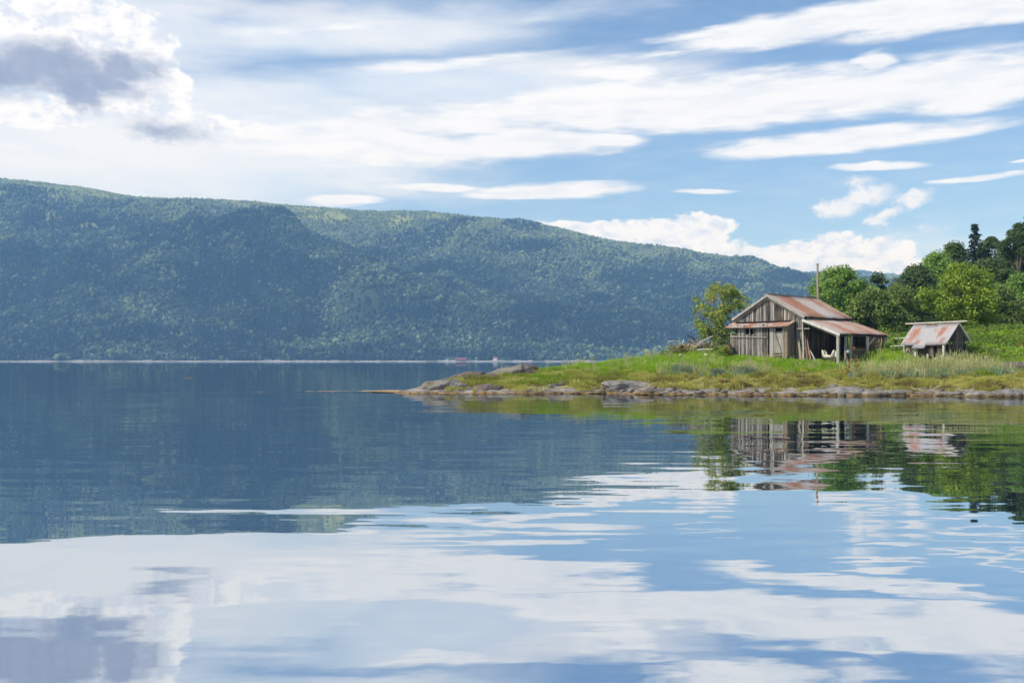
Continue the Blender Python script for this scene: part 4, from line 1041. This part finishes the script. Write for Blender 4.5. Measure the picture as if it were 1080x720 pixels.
for i, (px, off, top, wm, dm, hm, mt, lb) in enumerate((
    (570, .1, 411.8, 2.4, .9, .5, 'dark_rock', 'thin dark ledge at the waterline left of the pale slabs'), (612, .4, 411.4, 3.0, 1.2, .6, 'ledge_rock', 'long low pale ledge at the waterline below the headland grass'),
    (663, 2.4, 399.5, 3.6, 3.6, 1.1, 'ledge_rock', 'large smooth pale slab rising into the grass bank left of the barn'), (690, 1.0, 408.0, 2.3, 1.4, .8, 'dark_rock', 'dark brown rock under the turf right of the large pale slab'),
    (744, 1.0, 410.0, 3.2, 1.5, .8, 'ledge_rock', 'pale slab at the waterline below the brush pile'), (712, .3, 413.0, 2.6, .8, .5, 'ledge_rock', 'narrow slab at the waterline left of the brush pile slab'),
    (790, .8, 411.5, 2.0, 1.1, .6, 'dark_rock', 'dark rock at the waterline below the left half of the barn'), (828, .7, 410.5, 2.2, 1.2, .7, 'ledge_rock', 'pale rock at the waterline below the barn door'),
    (860, .9, 409.0, 1.6, 1.3, .8, 'ledge_rock', 'rounded pale rock at the waterline below the leaning boards'), (888, 1.1, 405.5, 2.5, 1.8, 1.0, 'ledge_rock', 'tall pale slab at the waterline below the dock plants'),
    (921, .7, 410.0, 1.9, 1.2, .7, 'ledge_rock', 'grey slab right of the tall pale one below the lean-to end'), (945, .9, 408.5, 1.9, 1.4, .8, 'ledge_rock', 'angular grey rock at the waterline left of the small shed'),
    (975, .5, 412.0, 2.0, 1.0, .6, 'dark_rock', 'low dark rock at the waterline below the small shed'), (1003, .6, 411.0, 2.0, 1.1, .7, 'ledge_rock', 'pale ledge at the waterline right below the shed end wall'),
    (1035, .7, 410.5, 2.2, 1.3, .7, 'ledge_rock', 'wide pale ledge at the waterline right of the small shed'), (1064, .8, 408.5, 2.0, 1.5, .9, 'ledge_rock', 'grey ledge at the waterline by the right border'), (1093, .7, 409.5, 2.0, 1.2, .7, 'ledge_rock', 'grey ledge just past the right border'))):
    y = float(shore_y((px - 540) / F * 57.5)) + off; top += 1.6; hm *= .8; dm *= .85
    rock('shore_rock', px, y, top, wm, dm, mt, lb, 20 + i, hm=hm, rot=random.uniform(-12, 12), group=GR, sharp=1.3)
rock('boulder', 1070, 62.5, 381.5, 2.6, 1.6, 'dark_rock', 'dark brown rock on the bank by the right border', 50, hm=1.1, sub=4, tilt=.12)
rock('boulder', 1038, 63.2, 386.0, 1.6, .9, 'dark_rock', 'small dark rock in the grass left of the brown one', 51, hm=.5, sub=3)
# smaller stones at the waterline
for i in range(110):
    px = random.uniform(560, 1090); y = float(shore_y((px - 540) / F * 57.5)) + random.uniform(-.3, 1.8); s_ = random.uniform(.18, .6)
    x = (px - 540) / F * y; zt = g(x, y) + s_ * .28
    rock('shore_stone', px, y, HZ + (CAMZ - zt) / y * F, s_ * 1.5, s_, random.choice(['ledge_rock', 'rock', 'dark_rock', 'dark_rock']), 'small stone lying among the slabs at the waterline', 100 + i, hm=s_ * .7, rot=random.uniform(0, 90), sub=2, cat='stone', group='small stones at the waterline')

# ------------------------------------------------------------------ driftwood and brush pile
def stick(px0, py0, px1, py1, y, w_, mat, tv, label, name='driftwood_branch', twigs=0, dy=.3, flat=False):
    def W(px, py, yy): return Vector(((px - 540) / F * yy, yy, CAMZ + (HZ - py) / F * yy))
    A, B = W(px0, py0, y), W(px1, py1, y + dy); mb = MB(); B = B - A
    if flat: mb.beam((0, 0, 0), B, w_ * 1.6, w_ * .5, tv)
    else:
        m1 = B * .35 + Vector((random.uniform(-.04, .04), 0, random.uniform(-.05, .05))); m2 = B * .7 + Vector((0, 0, random.uniform(-.05, .05)))
        mb.tube([(0, 0, 0), m1, m2, B], [w_ / 2, w_ * .45, w_ * .38, w_ * .22], 7, tv)
        for i in range(twigs):
            s_ = B * random.uniform(.3, .9); mb.tube([s_, s_ + Vector((random.uniform(-.3, .3), random.uniform(-.2, .2), random.uniform(.0, .35)))], [w_ * .2, w_ * .07], 5, tv)
    o = mb.build(name, mat); o.location = A; tag(o, label, 'branch' if not flat else 'plank', 'driftwood on the brush pile')
stick(736, 361.5, 724.5, 352.5, 74.5, .13, 'dark_or_shaded_wood', .2, 'dark thick branch pointing up to the left out of the brush pile', twigs=1)
stick(737, 362, 752, 354.2, 74.3, .12, 'silver_wood', .9, 'pale branch pointing up to the right out of the brush pile', twigs=1)
stick(736, 369, 759, 368.3, 73.2, .17, 'silver_wood', 1.0, 'thick white log lying at the right foot of the brush pile')
stick(704, 359.8, 722, 360.0, 75.2, .07, 'silver_wood', .8, 'long thin pale pole sticking out to the left of the brush pile')
stick(720, 365, 721, 357.5, 75, .09, 'silver_wood', .9, 'short pale post standing in the brush pile')
stick(751, 369, 750.5, 359, 74.6, .08, 'weathered_wood', .7, 'thin grey post standing at the right of the brush pile')
stick(717, 374, 726, 378.5, 71, .15, 'silver_wood', .9, 'short pale log lying in the grass below the brush pile')
stick(726, 360, 742, 366, 74, .11, 'brown_wood', .8, 'reddish brown branch crossing the middle of the brush pile', twigs=2)
stick(730, 364.5, 746, 361.5, 73.9, .15, 'pale_wood', .7, 'weathered plank lying across the middle of the brush pile', name='driftwood_plank', flat=True)
stick(741, 366.5, 756, 363.5, 74.2, .09, 'weathered_wood', .6, 'grey branch slanting up to the barn side of the brush pile', twigs=2)
stick(722, 367, 735, 371, 73, .10, 'pale_wood', .7, 'tan branch sloping down at the front of the brush pile', twigs=2)
stick(700, 372, 712, 374, 72.4, .09, 'pale_wood', .6, 'low tan branch in the grass left of the brush pile', twigs=1)
for i in range(44):
    px = random.gauss(735, 13); py = random.uniform(359, 373); a = random.uniform(-.6, .6) + (math.pi if random.random() < .5 else 0); l_ = random.uniform(4, 11)
    stick(px, py, px + l_ * math.cos(a), py - abs(l_ * math.sin(a)), random.uniform(73, 75.5), random.uniform(.035, .07), random.choice(['weathered_wood', 'brown_wood', 'silver_wood', 'silver_wood', 'pale_wood']), random.random(), 'thin twig in the tangle of the brush pile', name='twig', twigs=2)
mb = MB(); mb.tube([(0, 0, -.03), (0, 0, .05), (0, 0, .16), (0, 0, .22)], [.10, .13, .14, .09], 12, .5)
o = mb.build('bucket', 'white_plastic', None, True); x = (744.4 - 540) / F * 71.3; o.location = (x, 71.3, g(x, 71.3) + .02); tag(o, 'small white bucket in the grass in front of the brush pile', 'bucket')
mb = MB()
for i in range(9): mb.box((random.uniform(-.7, .7), random.uniform(-.3, .3), random.uniform(0, .28)), (random.uniform(.2, .6), .3, .04), random.random(), rot=(random.uniform(-.4, .4), random.uniform(-.4, .4), random.uniform(0, 3)))
o = mb.build('scrap_heap', 'pink_debris'); x = (733 - 540) / F * 74; o.location = (x, 74, g(x, 74) + .12); tag(o, 'heap of pinkish brown scrap boards in the brush pile', 'scrap')

# ------------------------------------------------------------------ rockweed at the tip
def weed_mask(X, Y):
    n = fbm(X / .9, Y / .7, 91, 4); n2 = fbm(X / 3, Y / 1.2, 93, 3)
    a = np.exp(-(((X + 7.7) / 2.2) ** 4 + ((Y - 64.0 + .3 * (X + 7)) / 2.6) ** 4))
    b = np.exp(-(((X + 11.0) / 3.2) ** 4 + ((Y - 63.6) / .75) ** 4))
    c_ = np.exp(-(((X + 15.6) / 1.0) ** 4 + ((Y - 62.4) / .25) ** 4))
    d = np.exp(-(((X + 3.6) / 4.6) ** 6 + ((Y - 59.4) / .55) ** 4))
    e = np.exp(-(((X - 9) / 14) ** 6 + ((Y - (shore_y(X) - .35)) / .4) ** 4)) * .75
    return np.maximum.reduce([a * .95, b * .74, c_ * .75, d * .85, e]) * (n * .8 + n2 * .6) > .45
m, k = new_mat('rockweed'); p = geo_pos(k); n = k.noise(p, 2.2, 5, .65)
principled(k, k.ramp(n, [(.3, (0.10, 0.055, 0.015)), (.5, (0.34, 0.20, 0.05)), (.7, (0.52, 0.40, 0.16))]), 0.5, bump=n, bstr=.6, bdist=.05, spec=.4)
sw = grid_mesh('seaweed', np.arange(-17, 24, .11), np.arange(55.5, 68, .11), lambda X, Y: .012 + .05 * fbm(X / .3, Y / .3, 95, 3), 'rockweed', keep=weed_mask)
tag(sw, 'golden rockweed floating off the tip of the headland', 'seaweed', kind='stuff')
pt = grid_mesh('seaweed_patch', np.arange(-.6, .61, .08), np.arange(-1.6, 1.61, .16), lambda X, Y: .02 + .05 * fbm(X / .3, Y / .3, 96, 3), 'rockweed', keep=lambda X, Y: (X / .55) ** 2 + (Y / 1.4) ** 2 < .6 + .5 * fbm(X * 4, Y * 3, 2, 2))
pt.location = (-36.6, 113, 0); tag(pt, 'lone pale fleck of seaweed far out on the open water', 'seaweed')

# ------------------------------------------------------------------ grass
def clump_proto(name, nb, h, spread, wd_, lean, mat, seed, seedhead=0.0):
    r_ = random.Random(seed); vs, fs = [], []
    for i in range(nb):
        a = r_.uniform(0, 6.28); r0 = spread * math.sqrt(r_.random()); l_ = h * r_.uniform(.55, 1.1); ln = lean * l_ * r_.uniform(.2, 1); fa = r_.uniform(0, 6.28)
        bx, by = math.cos(a) * r0, math.sin(a) * r0; tx, ty = math.cos(a) * ln, math.sin(a) * ln; cx_, cy_ = math.cos(fa) * wd_, math.sin(fa) * wd_; b = len(vs)
        vs += [(bx - cx_, by - cy_, -.06), (bx + cx_, by + cy_, -.06), (bx + tx * .35 + cx_ * .8, by + ty * .35 + cy_ * .8, l_ * .6), (bx + tx * .35 - cx_ * .8, by + ty * .35 - cy_ * .8, l_ * .6), (bx + tx, by + ty, l_)]
        fs += [(b, b + 1, b + 2, b + 3), (b + 3, b + 2, b + 4)]
        if r_.random() < seedhead:
            b = len(vs); vs += [(bx + tx * .8 - .018, by + ty * .8, l_ * .85), (bx + tx + .018, by + ty, l_ * .95), (bx + tx * 1.1, by + ty * 1.1, l_ * 1.18)]; fs.append((b, b + 1, b + 2))
    return proto_mesh(name, vs, fs, mat)
def field(n, x0, x1, y0, y1, dens, nmin=None):
    x = rng.uniform(x0, x1, n); y = rng.uniform(y0, y1, n); z = G(x, y); df = y - shore_y(x)
    dd = dens(x, y, z, df)
    if nmin is not None: dd = np.maximum(dd, nmin(x, z))
    keep = rng.random(n) < dd
    # keep grass out of the buildings
    lx = (x - BX) * U[0] + (y - BY) * U[1]; ly = (x - BX) * V[0] + (y - BY) * V[1]
    keep &= ~((lx > -2.7) & (lx < 5.35) & (ly > -.5 ) & (ly < 6.5) & ~((lx > 2.8) & (ly < .2)))
    ex = (x - SX) * math.cos(PH) - (y - SY) * math.sin(PH); ey = (x - SX) * math.sin(PH) + (y - SY) * math.cos(PH)
    keep &= ~((ex > -SW) & (ex < 0) & (ey > .1) & (ey < SD))
    return x[keep], y[keep], z[keep]
def put(name, label, protos, x, y, z, h, wv, tint):
    pts = np.stack([x, y, z], -1); sel = rng.integers(0, len(protos), len(x))
    for i, pr in enumerate(protos):
        q = sel == i; nq = int(q.sum())
        o = scatter(name, pr, pts[q], rng.uniform(0, 6.28, nq), wv[q], h[q], tint[q]); tag(o, label, 'grass')
gp = [clump_proto('grass_kind', 16, .26, .17, .013, .5, 'grass_blades', s_) for s_ in (1, 2)]
x, y, z = field(52000, -3, 50, 57, 96, lambda x, y, z, df: ss(z, .85, 1.15) * np.where(np.abs(x) > y * .56, 0, 1) * np.maximum(ss(z, 1.2, 1.5), ss(fbm(x / 1.3, y / .8, 147, 3), .4, .5)), nmin=(lambda x, z: ss(z, .35, .6) * (1 - ss(x, 6, 9))))
t_ = .62 + .55 * (fbm(x / 2.2, y / 1.6, 101, 3) - .5) + .35 * (fbm(x / .5, y / .4, 103, 2) - .5) + .12 * ss(z, 1.2, 1.9) - .22 * ss(x, 29, 33) - .30 * (1 - ss(z, .9, 1.5)) + rng.normal(0, .05, len(x))
hh = (.55 + 1.0 * fbm(x / 1.5, y / 1.5, 105, 3)) * rng.uniform(.8, 1.2, len(x)) * (1 + .8 * ss(x, 30, 36))
put('grass', 'green grass on the headland', gp, x, y, z, hh, np.ones(len(x)) * 1.1, np.clip(t_, 0, 1))
sp_ = [clump_proto('shore_grass_kind', 20, .2, .2, .014, .9, 'shore_blades', s_) for s_ in (3, 4)]
x, y, z = field(34000, -4, 36, 56, 68, lambda x, y, z, df: np.where(x < 5.5, ss(z, .12, .25), np.maximum(ss(z, .36, .48), ss(z, .12, .2) * ss(fbm(x / 2.2, y / 1.5, 145, 3), .44, .50))) * (1 - ss(z, 1.05, 1.45)) * (.06 + .94 * ss(fbm(x / 1.6, y / .7, 111, 3), .42, .52)))
t_ = .55 + 1.5 * (fbm(x / 1.3, y / .5, 113, 3) - .5) + .2 * (1 - ss(x, 4, 10)) + rng.normal(0, .1, len(x))
put('shore_grass', 'yellow-olive salt grass on the shore bank', sp_, x, y, z, .3 + 2.2 * fbm(x / .8, y / .5, 115, 2) ** 1.6, np.ones(len(x)), np.clip(t_, 0, 1))
tp = [clump_proto('tall_grass_kind', 14, .62, .16, .009, .3, 'straw_blades', s_, seedhead=.7) for s_ in (5, 6)]
def dens_straw(x, y, z, df):
    a = np.exp(-(((x - 26.5) / 4.6) ** 4 + ((y - 62.6) / 2.3) ** 4)); b = np.exp(-(((x - 11.1) / 1.0) ** 2 + ((y - 64) / .9) ** 2)); c_ = np.exp(-(((x - 15.1) / 1.0) ** 2 + ((y - 64) / .9) ** 2)); d = .10 * (z > 1.1) * (x > -2)
    e = .16 * ss(x, 29, 33) * ss(y, 62, 66)
    return np.maximum.reduce([a * (.35 + .65 * fbm(x / .8, y / .8, 121, 2)), b * .9, c_ * .8, d * fbm(x / 2, y / 2, 123, 2), e * fbm(x / 2, y / 2, 125, 3)])
x, y, z = field(26000, -2, 45, 57, 82, dens_straw)
put('tall_grass', 'tall pale seeding grass', tp, x, y, z, rng.uniform(.55, 1.25, len(x)) * (1 + .25 * np.exp(-((x - 27) / 4) ** 2)), np.ones(len(x)), np.clip(rng.normal(.5, .25, len(x)), 0, 1))
bp = [clump_proto('blue_grass_kind', 18, .42, .2, .012, .55, 'blue_blades', 8)]
x, y, z = field(9000, 8, 34, 59, 66, lambda x, y, z, df: np.maximum(np.exp(-(((x - 26.2) / 4.6) ** 4 + ((y - 61.2) / 1.1) ** 2)), .5 * np.exp(-(((x - 13) / 4) ** 4 + ((y - 62.8) / .8) ** 2)) * fbm(x, y, 127, 2)) * (z > .9))
put('blue_grass', 'blue-green lyme grass in front of the small shed', bp, x, y, z, rng.uniform(.6, 1.15, len(x)), np.ones(len(x)), np.clip(rng.normal(.5, .22, len(x)), 0, 1))
# rank herbs on the meadow slope and under the trees
def herb_proto(seed):
    rg = np.random.default_rng(seed); nc = 9
    cs = np.stack([rg.normal(0, .22, nc), rg.normal(0, .22, nc), rg.uniform(.08, .5, nc)], -1)
    P_, Q_ = leaf_quads(cs, np.full(nc, .17), 26, .055, rg)
    return proto_mesh('herb_kind', P_, [tuple(q) for q in Q_], 'grass_blades')
def herb_dark(seed):
    o = herb_proto(seed); o.data.materials.clear(); o.data.materials.append(MATS['herb_leaf']); return o
x, y, z = field(15000, 24, 56, 66, 98, lambda x, y, z, df: np.where(np.abs(x) > y * .56, 0, 1) * (.15 + .85 * ss(fbm(x / 2.5, y / 2.5, 131, 3), .45, .6)) * np.maximum(ss(x, 29.5, 31), ss(y, 76, 79)))
put('herbs', 'rank green herbs on the meadow slope', [herb_proto(1), herb_proto(2)], x, y, z, rng.uniform(.6, 1.3, len(x)) * (.6 + fbm(x / 3, y / 3, 137, 2)), rng.uniform(.8, 1.4, len(x)), np.clip(.24 + 1.1 * (fbm(x / 2, y / 2, 133, 3) - .3), 0, 1))
x, y, z = field(7000, 24, 52, 67, 92, lambda x, y, z, df: np.where(np.abs(x) > y * .56, 0, 1) * ss(fbm(x / 2.8, y / 2.2, 151, 3), .52, .6) * np.maximum(ss(x, 29.5, 31), ss(y, 75, 78)))
put('herbs', 'darker nettles and ferns among the meadow herbs', [herb_dark(3)], x, y, z, rng.uniform(.9, 1.9, len(x)), rng.uniform(.9, 1.5, len(x)), np.zeros(len(x)))
